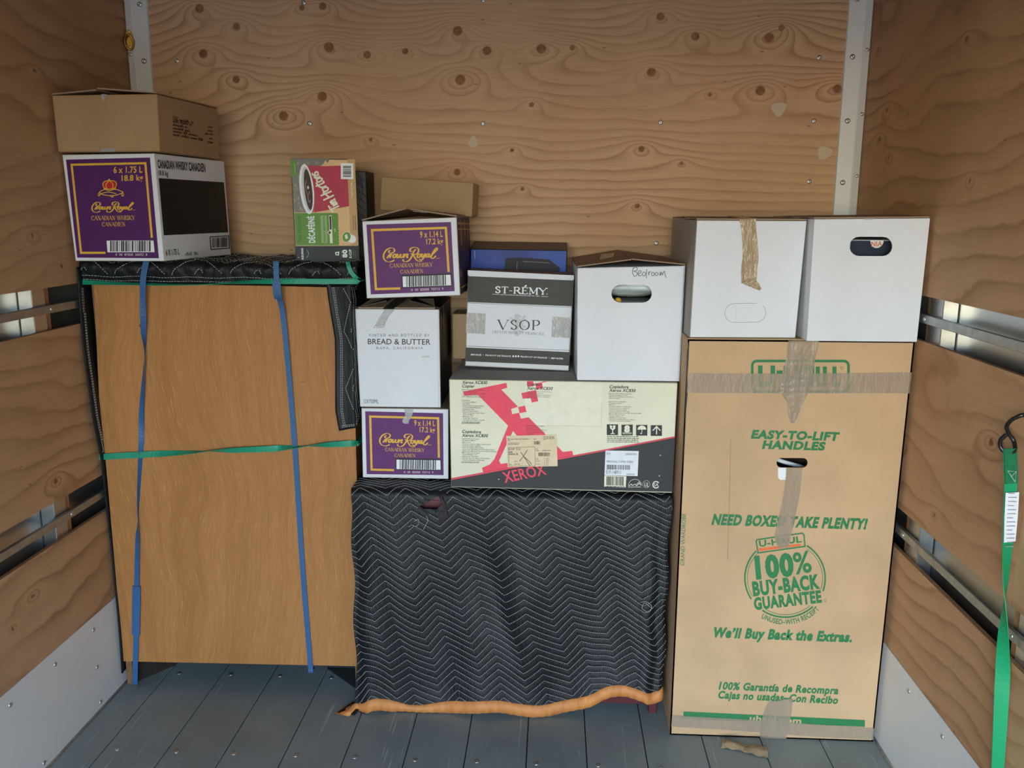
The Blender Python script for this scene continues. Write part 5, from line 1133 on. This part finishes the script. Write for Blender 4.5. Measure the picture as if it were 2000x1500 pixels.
# white serial label and small marks
I.poly('serial_label', M['label_white'], [(1328, 778), (1608, 783), (1600, 993), (1320, 985)], 4)
for s_, a, b, c_, cp in (('E1F', (1340, 812), (1370, 813), 16, 16), ('100507290', (1496, 816), (1588, 818), 16, 16), ('PERSONAL COPIER XC830', (1338, 878), (1560, 882), 17, 17), ('E1F-148911', (1336, 972), (1458, 976), 30, 30), ('ZD81035', (1504, 984), (1574, 986), 14, 14)): I.text('serial_print', bk_, s_, a, b, cp, layer=5, bold=.0, res=2)
I.barcode('serial_print', bk_, 1340, 896, 1536, 936, 11, 5, dens=60, skew=4)
I.poly('cream_barcode', M['cream'], [(1320, 988), (1505, 994), (1500, 1087), (1318, 1080)], 3); I.barcode('cream_barcode', bk_, 1338, 994, 1484, 1068, 12, 4, dens=44, skew=4); I.small_print('cream_barcode', bk_, 1330, 1082, 1490, 9, 5, 4)
cw = M['offwhite']
I.ring('energy_mark', cw, 1578, 1074, 56, 54, 3, 2, math.pi, 2 * math.pi); I.line('energy_mark', cw, [(1526, 1076), (1548, 1060), (1556, 1072), (1580, 1060), (1592, 1074), (1612, 1056), (1628, 1070)], 5, 2, curved=True)
I.line('energy_mark', cw, [(1596, 1056), (1612, 1040), (1628, 1056), (1610, 1050), (1600, 1066), (1596, 1056)], 3, 2); I.quad('energy_mark', cw, 1520, 1082, 1630, 1086, 2)
I.ring('listing_mark', cw, 1674, 1061, 30, 30, 2, 2); I.text('listing_mark', cw, 'UL', (1656, 1078), (1694, 1084), 34, bold=.01)
I.ring('approval_mark', cw, 1756, 1066, 26, 27, 9, 2, .55, 5.75); I.text('approval_mark', cw, 'SA', (1738, 1078), (1778, 1078), 24, bold=.01)
for x, y in ((1792, 820), (1784, 992), (438, 1016)): I.disc('scuff', cw, x, y, 5, 5, 2, n=8)
I.done({'black_base': None, 'red_line': None, 'red_letter': None, 'lettering': None, 'small_print': None, 'handling_marks': None, 'brand_lettering': None, 'paper_patch': None, 'shipping_label': None, 'label_print': 'shipping_label', 'serial_label': None, 'serial_print': 'serial_label', 'cream_barcode': None, 'approval_mark': None, 'energy_mark': None, 'listing_mark': None, 'scuff': None})

# --- brandy carton, blue box
rm = Carton('brandy_carton', 'grey and white striped brandy carton standing on the copier carton', 'carton', [(-0.6108, 0.2500, 1.0449), (-0.2982, 0.2375, 1.0362), (-0.2884, 0.2371, 1.3186), (-0.6000, 0.2496, 1.3301)], 0.15, (W_, M['white_card'], M['kraft_inner'], WE), GC, 0.003, back_dx=-0.007)
AR = [(103, 385), (1005, 430), (960, 1245), (80, 1195)]; ch = M['charcoal']
I = Ink(rm, 'front', AR)
I.poly('dark_band', ch, [(104, 430), (1004, 468), (992, 690), (100, 650)], 0); I.line('dark_band', ch, [(99, 658), (990, 699)], 3, 0)
I.poly('dark_band', ch, [(86, 1036), (966, 1082), (960, 1198), (82, 1154)], 0); I.line('dark_band', ch, [(87, 1024), (968, 1068)], 3, 0)
wh = M['white']
I.serif('brand_lettering', wh, 'ST-RÉMY', (333, 573), (772, 590), 56, .26, .11); I.line('small_print', wh, [(310, 583), (370, 586)], 3, 2); I.line('small_print', wh, [(726, 604), (784, 607)], 3, 2); I.text('brand_lettering', wh, 'DISTILLATEUR FRANÇAIS DEPUIS 1886', (378, 592), (714, 606), 9, bold=.01, res=1); I.ring('small_print', wh, 776, 584, 5, 5, 2, 2)
gl = M['grey_light']
for P in ([(525, 175), (560, 135), (600, 128), (640, 150), (635, 175), (670, 170), (672, 195), (640, 200), (620, 215), (665, 240), (680, 270), (650, 300), (625, 400), (590, 460), (600, 500), (625, 540), (590, 550), (545, 545), (550, 520), (510, 470), (505, 450), (560, 440), (560, 350), (540, 280), (535, 230), (545, 190)],
          [(640, 232), (688, 214), (704, 162), (745, 164), (750, 200), (720, 222), (780, 235), (774, 252), (700, 247), (660, 262)], [(440, 215), (465, 195), (520, 220), (545, 245), (540, 262), (500, 236), (470, 222)],
          [(712, 280), (668, 306), (676, 370), (716, 412), (762, 384), (740, 352), (700, 350), (704, 318), (724, 300)], [(612, 436), (700, 448), (722, 480), (640, 482), (606, 466)], [(470, 285), (530, 265), (540, 300), (500, 296)], [(480, 400), (520, 370), (528, 392), (496, 412)]):
    I.poly('lion_emblem', gl, [(260.9 + .445 * x, 695.7 + .445 * y) for x, y in P], 0)
I.serif('brand_lettering', ch, 'VSOP', (360, 886), (716, 892), 84, .18, .05, gap=.14); I.serif('brand_lettering', M['charcoal'], 'FRENCH BRANDY FRANÇAIS', (312, 916), (750, 936), 22, .11, .05, gap=.16)
I.text('brand_lettering', wh, 'IMPORTÉ  •  PRODUIT DE FRANCE', (130, 1103), (470, 1120), 12, bold=.03, res=1); I.text('brand_lettering', wh, 'PRODUCT OF FRANCE  •  IMPORTED', (552, 1123), (914, 1144), 12, bold=.03, res=1)
for x in (490, 512, 534): I.poly('small_print', wh, [(x, 1103), (x + 9, 1114), (x, 1125), (x - 9, 1114)], 2)
I.done({'dark_band': None, 'brand_lettering': None, 'lion_emblem': None, 'small_print': None})
rm.tape('tape', AR, 'front', [(95, 742), (175, 745), (256, 750)], [(88, 912), (170, 918), (250, 925)], M['tape_grey'], ripple=.0004)
rm.tape('tape', AR, 'front', [(822, 778), (900, 782), (984, 788)], [(814, 952), (890, 956), (976, 962)], M['tape_grey'], ripple=.0004)
p = rm.P
rm.flap('flap', [p['FLT'] + Vector((0, -.003, -.012)), p['FRT'] + Vector((0, -.003, -.010)), p['FRT'] + Vector((0, -.002, .002)), p['FLT'] + Vector((0, -.002, .002))], W_, 0.003)

bx = Carton('blue_box', 'glossy blue product box standing behind the brandy carton', 'box', [(-0.6119, 0.4150, 1.1865), (-0.3100, 0.4150, 1.1865), (-0.3067, 0.4100, 1.3849), (-0.6078, 0.4100, 1.3875)], 0.125, (M['blue_gloss'], M['blue_side'], M['blue_side'], M['navy']), GC, 0.0025, back_rise=0.020)
I = Ink(bx, 'front', [(125, 200), (950, 215), (930, 705), (117, 705)])
I.poly('device_picture', M['blue_dark'], [(430, 276), (540, 268), (800, 285), (888, 350), (880, 470), (405, 470)], 0); I.line('device_picture', M['grey_mid'], [(530, 380), (530, 320), (560, 300), (800, 312)], 4, 1, curved=True)
for P in ([(450, 268), (490, 300), (455, 290), (520, 320), (480, 335), (540, 285)], [(500, 320), (560, 280), (510, 300), (580, 300)]): I.line('pen_scribble', M['black'], P, 5, 2, curved=True)
I.line('device_picture', M['grey_light'], [(160, 215), (165, 280)], 5, 1); I.done({'device_picture': None, 'pen_scribble': None})

# --- white carton with a hand hole, on the copier carton
AD = [(1035, 360), (1955, 345), (1918, 1328), (1030, 1322)]
bd = Carton('white_carton', 'white carton with handwriting and hand hole on the copier carton', 'carton', [(-0.2771, 0.1000, 1.0360), (0.0105, 0.1059, 1.0355), (0.0125, 0.1058, 1.3587), (-0.2820, 0.0999, 1.3511)], 0.42, (W_, M['white_card'], M['kraft_inner'], KE), GC, hole=stadium(1322, 507, 1668, 660), art=AD)
I = Ink(bd, 'front', AD)
for P in ([(1508, 362), (1500, 400), (1512, 430)], [(1502, 368), (1535, 358), (1540, 380), (1512, 392), (1535, 400), (1538, 425), (1510, 438)], [(1550, 415), (1575, 400), (1565, 385), (1548, 402), (1555, 430), (1580, 425)], [(1612, 405), (1595, 398), (1585, 420), (1600, 432), (1618, 405), (1625, 372), (1618, 420), (1622, 450)], [(1640, 395), (1640, 425), (1645, 400), (1662, 395)],
          [(1675, 400), (1662, 415), (1675, 430), (1690, 412), (1675, 400)], [(1705, 400), (1695, 418), (1708, 430), (1722, 412), (1705, 400)], [(1738, 395), (1738, 430), (1750, 400), (1758, 425), (1772, 392), (1782, 420), (1790, 448)]):
    I.line('handwriting', M['pencil'], P, 4.6, 1, curved=len(P) > 2)
I.done({'handwriting': None})
p = bd.P; rf = Vector((-0.135, 0.102, 1.3730)); rb = Vector((-0.150, 0.515, 1.3800))
bd.flap('flap', [p['FLT'] + Vector((0, 0, .002)), rf, rb, p['BLT'] + Vector((0, 0, .004))], M['kraft_inner'], 0.003); bd.flap('flap', [rf + Vector((.001, 0, .001)), p['FRT'] + Vector((0, 0, .002)), p['BRT'] + Vector((0, 0, .002)), rb + Vector((.001, 0, .001))], M['kraft_inner'], 0.003)
bd.part('tape', *plate([(-0.215, 0.22, 1.3670), (-0.180, 0.20, 1.3700), (-0.165, 0.36, 1.3800), (-0.205, 0.38, 1.3750)], 0.0008), M['tape_tan'])
nb = thing('green_box', 'dark green item under the plastic bundle, inside the handwritten carton', 'box', (-0.13, 0.25, 1.0405))
mobj('body', *hexa(boxc(-0.22, -0.045, 0.135, 0.42, 1.0405, 1.262), 0.004, 2)[:2], flat('dark_green_cover', '#25352f', 0.4, 0.2, 60), nb)
mobj('yellow_cap', *dome(-0.166, 0.135, 1.2575, (0, -1, .3), 0.010, 0.008), M['gold'], nb, smooth=True)
pb = thing('plastic_bundle', 'crumpled white plastic bundle seen through the hand hole', 'bundle', (-0.13, 0.25, 1.262))
a, b = np.meshgrid(np.linspace(0, 2 * math.pi, 41), np.linspace(0, 1, 17), indexing='ij')
cx_, sx_ = np.sign(np.cos(a)) * np.abs(np.cos(a)) ** .45, np.sign(np.sin(a)) * np.abs(np.sin(a)) ** .45
rr = np.sin(np.clip(b, .02, .98) * math.pi) ** .25 * (1 + .05 * np.sin(7 * a + 9 * b) + .05 * np.sin(17 * b + 3 * a) + .035 * np.sin(23 * a - 31 * b))
P = np.stack([-0.13 + 0.095 * cx_ * rr, 0.26 + 0.115 * sx_ * rr, 1.2635 + 0.072 * b], -1)
mobj('film', P.reshape(-1, 3).tolist(), grid_faces(40, 16), M['plastic_white'], pb, smooth=True)

# --- the two white cartons on the wardrobe carton
AF = [(295, 145), (1090, 150), (1010, 985), (243, 970)]
wa = Carton('white_carton', 'white carton closed with brown tape, on the left of the wardrobe carton', 'carton', [(0.0176, 0.0050, 1.1745), (0.3000, 0.0194, 1.1745), (0.3085, 0.0198, 1.4825), (0.0223, 0.0052, 1.4824)], 0.42, (W_, M['grey_shaded_card'], M['kraft_inner'], WE), GC, back_dx=0.014)  # sides of the white carton take a shaded grey colour
I = Ink(wa, 'front', AF); st = stadium(495, 735, 792, 868); I.line('perforation', M['grey_mid'], st[2:] + st[:1], 2.6, 0); I.line('perforation', M['grey_light'], [(576, 748), (578, 862)], 2, 0); I.done({'perforation': None})
wa.tape('tape', AF, 'front', [(598, 140), (615, 250), (622, 400), (612, 480), (613, 592)], [(716, 140), (722, 250), (736, 400), (728, 480), (722, 566)], M['tape_tan'], ripple=.0025)
wa.tape('tape_end', AF, 'front', [(614, 590), (660, 612), (745, 645)], [(660, 556), (715, 568), (757, 630)], M['tape_tan'], lift=.006, ripple=.004)
p = wa.P
wa.flap('flap', [p['FLT'] + Vector((0, .004, .001)), p['FRT'] + Vector((0, .004, .001)), p['FRT'] + Vector((0, .20, .005)), p['FLT'] + Vector((0, .20, .005))], M['kraft_inner']); wa.flap('flap', [p['FLT'] + Vector((0, .215, .006)), p['FRT'] + Vector((0, .215, .006)), p['BRT'] + Vector((0, 0, .002)), p['BLT'] + Vector((0, 0, .002))], M['kraft_inner'])
wa.part('tape', *plate([p['FLT'] + Vector((.117, -.0008, .0035)), p['FLT'] + Vector((.158, -.0008, .0035)), p['FLT'] + Vector((.158, .20, .0105)), p['FLT'] + Vector((.117, .20, .0105))], 0.0008), M['tape_tan'])
AG = [(1130, 140), (1945, 130), (1865, 998), (1075, 990)]
wb = Carton('white_carton', 'white carton with open hand hole, on the right of the wardrobe carton', 'carton', [(0.3157, -0.0300, 1.1745), (0.5990, -0.0243, 1.1745), (0.6020, -0.0243, 1.4908), (0.3130, -0.0301, 1.4868)], 0.42, (W_, M['white_card'], M['kraft_inner'], KE), GC, hole=stadium(1375, 262, 1678, 397), art=AG, back_dx=0.007)
p = wb.P
wb.flap('flap', [p['FLT'] + Vector((0, .004, .001)), p['FRT'] + Vector((0, .004, .001)), p['FRT'] + Vector((0, .20, .005)), p['FLT'] + Vector((0, .20, .005))], M['kraft_inner']); wb.flap('flap', [p['FLT'] + Vector((0, .21, .005)), p['FRT'] + Vector((0, .21, .005)), p['BRT'] + Vector((0, 0, .002)), p['BLT'] + Vector((0, 0, .002))], M['kraft_inner'])
wb.tape('tape', AG, 'front', [(1470, 132), (1472, 138), (1476, 143)], [(1545, 131), (1544, 137), (1541, 142)], M['tape_shiny'])
nv = Carton('navy_box', 'navy box with orange letters inside the open-holed white carton', 'box', [(0.425, 0.030, 1.1790), (0.545, 0.030, 1.1790), (0.545, 0.030, 1.4340), (0.425, 0.030, 1.4340)], 0.20, (M['navy'], M['navy'], M['white'], M['white']), None, 0.002)
I = Ink(nv, 'front', [(0, 0), (120, 0), (120, 255), (0, 255)]); t_ = np.linspace(0, math.pi, 20)
I.poly('round_badge', M['white'], [(70 + 17 * math.cos(t), 2 + 19 * math.sin(t)) for t in t_], 0); I.text('badge_lettering', M['orange'], 'NIA', (56, 17), (84, 15), 12, bold=.02, layer=1); I.done({'round_badge': None, 'badge_lettering': 'round_badge'})

# --- wardrobe carton
AW = [(1338, 663), (1790, 667), (1706, 1449), (1305, 1440)]
gc_ = M['green']
wd = Carton('wardrobe_carton', 'tall brown wardrobe carton with green print by the right wall', 'carton', [(0.0125, 0.0000, 0.0010), (0.5965, 0.0000, 0.0010), (0.6045, 0.0000, 1.1720), (0.0125, 0.0000, 1.1700)], 0.50, (M['kraft_big'], M['kraft_big'], M['kraft_big'], KE), GC, hole=stadium(1515, 899, 1577, 918, 8), art=AW)
I = Ink(wd, 'front', AW)
def rrect(x0, y0, x1, y1, r): return [(x0 + r, y0)] + [(x1 - r + r * math.sin(t), y0 + r - r * math.cos(t)) for t in np.linspace(0, math.pi / 2, 6)] + [(x1 - r + r * math.cos(t), y1 - r + r * math.sin(t)) for t in np.linspace(0, math.pi / 2, 6)] + [(x0 + r - r * math.sin(t), y1 - r + r * math.cos(t)) for t in np.linspace(0, math.pi / 2, 6)] + [(x0 + r - r * math.cos(t), y0 + r - r * math.sin(t)) for t in np.linspace(0, math.pi / 2, 6)]
I.line('logo', gc_, rrect(1466.5, 706, 1658, 767, 9), 5.2, 1)
def ublock(x, y0, y1, w, sw, kind):
    if kind == 'U': I.line('logo', gc_, [(x + sw / 2, y0), (x + sw / 2, y1 - sw * .42), (x + w - sw / 2, y1 - sw * .42), (x + w - sw / 2, y0)], sw, 1)
    if kind == 'H': I.quad('logo', gc_, x, y0, x + sw, y1, 1); I.quad('logo', gc_, x + w - sw, y0, x + w, y1, 1); I.quad('logo', gc_, x, (y0 + y1) / 2 - 4, x + w, (y0 + y1) / 2 + 4, 1)
    if kind == 'A': I.line('logo', gc_, [(x + sw / 2, y1), (x + sw / 2, y0 + sw * .42), (x + w - sw / 2, y0 + sw * .42), (x + w - sw / 2, y1)], sw, 1); I.quad('logo', gc_, x, (y0 + y1) / 2, x + w, (y0 + y1) / 2 + 7, 1)
    if kind == 'L': I.line('logo', gc_, [(x + sw / 2, y0), (x + sw / 2, y1 - sw * .42), (x + w, y1 - sw * .42)], sw, 1)
ublock(1478, 715, 757, 34, 9, 'U'); I.quad('logo', gc_, 1515, 725, 1527, 733, 1); ublock(1529, 716, 757, 30, 9, 'H'); ublock(1562, 716, 757, 28, 9, 'A'); ublock(1593, 717, 757, 22, 8, 'U'); ublock(1626, 717, 757, 19, 8, 'L')
I.ring('logo', gc_, 1645, 720, 2.6, 2.6, .8, 1, n=16)
def wt(s_, a, b, cap, sh=.22, b_=.055): I.text('slogan_lettering', gc_, s_, a, b, cap, sh, b_, 1)
wt('EASY-TO-LIFT', (1464, 859.5), (1637, 864), 15.2); wt('HANDLES', (1486, 880), (1610, 883), 15); wt('NEED BOXES? TAKE PLENTY!', (1386, 1030), (1692, 1038), 19); wt('We’ll Buy Back the Extras.', (1387, 1250), (1664, 1257.5), 17.5)
wt('100% Garantía de Recompra', (1401, 1351), (1637, 1358.5), 13.5, .2, .04); wt('Cajas no usadas–Con Recibo', (1399, 1368.5), (1636, 1377), 13.5, .2, .04)
I.text('slogan_lettering', gc_, 'GRAND WARDROBE', (1332, 1112), (1335, 1010), 8, .1, .0, 1)
I.poly('green_bar', gc_, [(1331.6, 1395), (1690, 1408), (1690, 1421), (1331.6, 1409)], 0); I.text('bar_lettering', M['kraft_big'], 'uhaul.com', (1462, 1412), (1564, 1416), 11, .1, .03, 1)
e = lambda x, y: (1430 + .14 * x, 1030 + .14 * y); D_ = math.radians
for a0, a1 in ((-57, 19), (46, 124), (147, 224)):
    I.ring('guarantee_emblem', gc_, 1532, 1135, 79.5, 76, 3.0, 1, D_(a0), D_(a1)); I.ring('guarantee_emblem', gc_, 1532, 1135, 74.5, 71, 1.0, 1, D_(a0 + 2), D_(a1 - 2))
I.line('guarantee_emblem', gc_, [e(330, 215), e(975, 120), e(995, 140), e(1012, 305), e(345, 400), e(320, 235), e(330, 215)], 2.6, 1)
I.poly('guarantee_emblem', M['orange'], [e(355, 337), e(948, 268), e(948, 300), e(357, 375)], 1)
I.text('guarantee_emblem', gc_, 'U-HAUL', e(365, 312), e(965, 245), 11.5, 0, .03, 1)
I.text('guarantee_emblem', gc_, '100', e(320, 752), e(862, 700), 40, 0, .055, 1); I.text('guarantee_emblem', gc_, '%', e(868, 690), e(1115, 655), 40, 0, .02, 1)
I.text('guarantee_emblem', gc_, 'BUY-BACK', e(280, 996), e(1228, 882), 25.5, 0, .05, 1); I.text('guarantee_emblem', gc_, 'GUARANTEE', e(298, 1190), e(1252, 1076), 21.5, 0, .05, 1); I.ring('guarantee_emblem', gc_, *e(1297, 1055), 2.8, 2.8, .7, 1, n=16)
I.arc_text('guarantee_emblem', gc_, 'UNUSED–WITH RECEIPT', 1532, 1135, 92, D_(121), D_(42), 9.5, .02, 1, ry=90)
for P in ([(1424, 860), (1421, 1000), (1418, 1100)], [(1338, 668), (1337, 760)]): I.line('crease_and_shadow', M['kraft_edge'], P, 1.0, 0)
I.poly('crease_and_shadow', M['wood_dark'], [(1340, 672), (1337, 735), (1338, 770), (1331, 850), (1327, 930), (1332, 850), (1334, 770), (1336, 690)], 0)  # dark slot: shadow of the loose flap, drawn in ink
I.poly('white_tag', M['white'], [(1518, 918), (1534, 918), (1534, 942), (1522, 942), (1518, 938)], 2)
I.done({'logo': None, 'slogan_lettering': None, 'green_bar': None, 'bar_lettering': 'green_bar', 'guarantee_emblem': None, 'crease_and_shadow': None, 'white_tag': None})
tc = M['tape_clear']
wd.tape('tape', AW, 'front', [(1339, 731), (1480, 731), (1640, 730), (1783, 728)], [(1336, 770), (1480, 770), (1640, 770), (1778, 770)], tc, ripple=.0012, seed=2)
wd.tape('tape', AW, 'front', [(1538, 665), (1533, 705), (1525, 745), (1523, 768), (1536, 790), (1537, 812), (1543, 829)], [(1599, 665), (1591, 705), (1583, 745), (1577, 768), (1567, 790), (1558, 812), (1551, 830)], tc, lift=.003, ripple=.003, seed=3, n=42)
wd.tape('tape', AW, 'front', [(1534, 918), (1532, 945), (1527, 980), (1516, 1030), (1511, 1055), (1519, 1076)], [(1566, 918), (1564, 945), (1558, 985), (1547, 1035), (1542, 1060), (1538, 1076)], tc, ripple=.0016, seed=4, n=40)
wd.tape('tape', AW, 'front', [(1309, 1402), (1440, 1408), (1580, 1416), (1708, 1423)], [(1307, 1424), (1440, 1431), (1580, 1440), (1706, 1445)], tc, ripple=.0004, seed=5)
wd.tape('tape', AW, 'front', [(1500, 1374), (1490, 1396), (1485, 1425), (1483, 1444)], [(1548, 1367), (1545, 1396), (1538, 1425), (1535, 1445)], tc, ripple=.0014, seed=6)
p = wd.P
wd.flap('flap', [p['FLT'] + Vector((0, .003, .0005)), p['FRT'] + Vector((0, .003, .0005)), p['FRT'] + Vector((0, .25, .0005)), p['FLT'] + Vector((0, .25, .0005))], M['kraft'], .0025); wd.flap('flap', [p['FLT'] + Vector((0, .252, .0005)), p['FRT'] + Vector((0, .252, .0005)), p['BRT'] + Vector((0, 0, .0005)), p['BLT'] + Vector((0, 0, .0005))], M['kraft'], .0025)
# what shows through its hand hole: a hanger and a dark garment
gm = thing('garment', 'dark brown garment hanging inside the wardrobe carton', 'garment', (0.30, 0.12, 0.35))
a, b = np.meshgrid(np.linspace(-0.24, 0.24, 49), np.linspace(0, 1, 20), indexing='ij')
for sgn in (1,): P = np.stack([0.30 + a, 0.14 + 0.022 * np.sin(a * 60) * (1 - .5 * b) + 0.1 * (1 - b) * 0, 1.02 - 0.85 * (1 - b) - 0.22 * np.abs(a)], -1)
go = mobj('cloth', P.reshape(-1, 3).tolist(), grid_faces(48, 19), flat('dark_brown_cloth', '#5a4436', 0.8, 0.15, 60), gm, smooth=True); md = go.modifiers.new('thickness', 'SOLIDIFY'); md.thickness = 0.006
hg = thing('hanger', 'white plastic hanger inside the wardrobe carton hand hole', 'hanger', (0.27, 0.06, 0.80))
q = spline([(0.18, 0.055, 0.795), (0.24, 0.050, 0.823), (0.268, 0.045, 0.832), (0.30, 0.048, 0.823), (0.38, 0.055, 0.795), (0.28, 0.058, 0.788), (0.18, 0.055, 0.795)], 8); mobj('frame', *tube(q, 0.006, 8), M['white'], hg, smooth=True)
mobj('hook', *tube(spline([(0.268, 0.047, 0.832), (0.268, 0.06, 0.90), (0.27, 0.06, 0.96), (0.285, 0.06, 0.985), (0.30, 0.06, 0.965)], 8), 0.0025, 6), M['steel'], hg, smooth=True)

# ------------------------------------------------------------------ green strap, tape scrap
gs = thing('ratchet_strap', 'green webbing strap with black hook hanging on the right wall', 'strap', (0.585, -0.57, 1.02))
S = spline([(0.606, -0.560, 1.102), (0.592, -0.572, 1.109), (0.578, -0.560, 1.096), (0.576, -0.548, 1.078), (0.585, -0.545, 1.062), (0.594, -0.548, 1.048), (0.591, -0.560, 1.032), (0.578, -0.560, 1.026), (0.566, -0.556, 1.036), (0.566, -0.550, 1.050), (0.577, -0.548, 1.062)], 8)
mobj('hook', *tube(S, 0.0044, 10), M['hook'], gs, smooth=True)
zz = np.linspace(1.036, 0.02, 60)
cx_ = np.interp(zz, [0.02, 0.37, 0.57, 0.80, 0.96, 1.036], [0.590, 0.591, 0.592, 0.590, 0.585, 0.581]); cy_ = np.interp(zz, [0.02, 0.376, 0.484, 0.569, 0.647, 0.80, 0.96, 1.036], [-0.69, -0.645, -0.630, -0.618, -0.602, -0.583, -0.573, -0.558])
tw = np.interp(zz, [0.02, 0.37, 0.52, 0.66, 0.76, 0.90, 1.036], [3.3, 3.3, 2.9, 1.75, 0.75, 0.18, 0.15])
mobj('webbing', *ribbon(np.stack([cx_, cy_, zz], 1), 0.0275, tw, (0, -1, 0), 0.0016), M['webbing'], gs)
k = zz > 0.955; mobj('stitched_end', *ribbon(np.stack([cx_, cy_ - 0.0035, zz], 1)[k], 0.0270, tw[k], (0, -1, 0), 0.0022), M['webbing_dark'], gs)
for P in ([(-.008, .008), (.008, .008), (.008, -.014), (-.008, -.014), (-.008, .008)], [(-.008, .008), (.008, -.014)], [(.008, .008), (-.008, -.014)]):
    mobj('stitching', *tube([(0.5835 + x * .98, -0.5745 - x * .15, 0.985 + z) for x, z in P], 0.0006, 4), M['thread'], gs)
k = (zz < 0.962) & (zz > 0.83); mobj('care_label', *ribbon(np.stack([cx_ + .001, cy_ - 0.006, zz], 1)[k], 0.0285, tw[k] * .8, (0, -1, 0), 0.0008), M['label_white'], gs)
for j in range(14):
    z = 0.948 - j * 0.0085; x = float(np.interp(z, [0.80, 0.96], [0.591, 0.586])); y = float(np.interp(z, [0.80, 0.96, 1.036], [-0.583, -0.573, -0.558])) - 0.0085
    box('label_line', x - 0.009, x + (0.008 if j % 3 else 0.003), y - .0006, y - .0002, z, z + .0014, M['grey_mid'], gs)
sp = thing('tape_scrap', 'crumpled strip of brown packing tape on the deck', 'tape scrap', (0.21, -0.05, 0.0))
a, b = np.meshgrid(np.linspace(0, 1, 25), np.linspace(0, 1, 7), indexing='ij')
P = np.stack([0.150 + 0.122 * a + 0.012 * b, -0.040 - 0.034 * a + 0.040 * (b - .5) * (1 - .25 * np.sin(a * 5)), 0.002 + 0.010 * np.abs(np.sin(a * 5.2 + .4)) * (1 - np.abs(2 * b - 1)) + 0.006 * b * np.exp(-a * 4) + 0.003 * np.sin(b * 9 + a * 12) ** 2], -1)
mobj('strip', P.reshape(-1, 3).tolist(), grid_faces(24, 6), M['tape_tan'], sp, smooth=True)
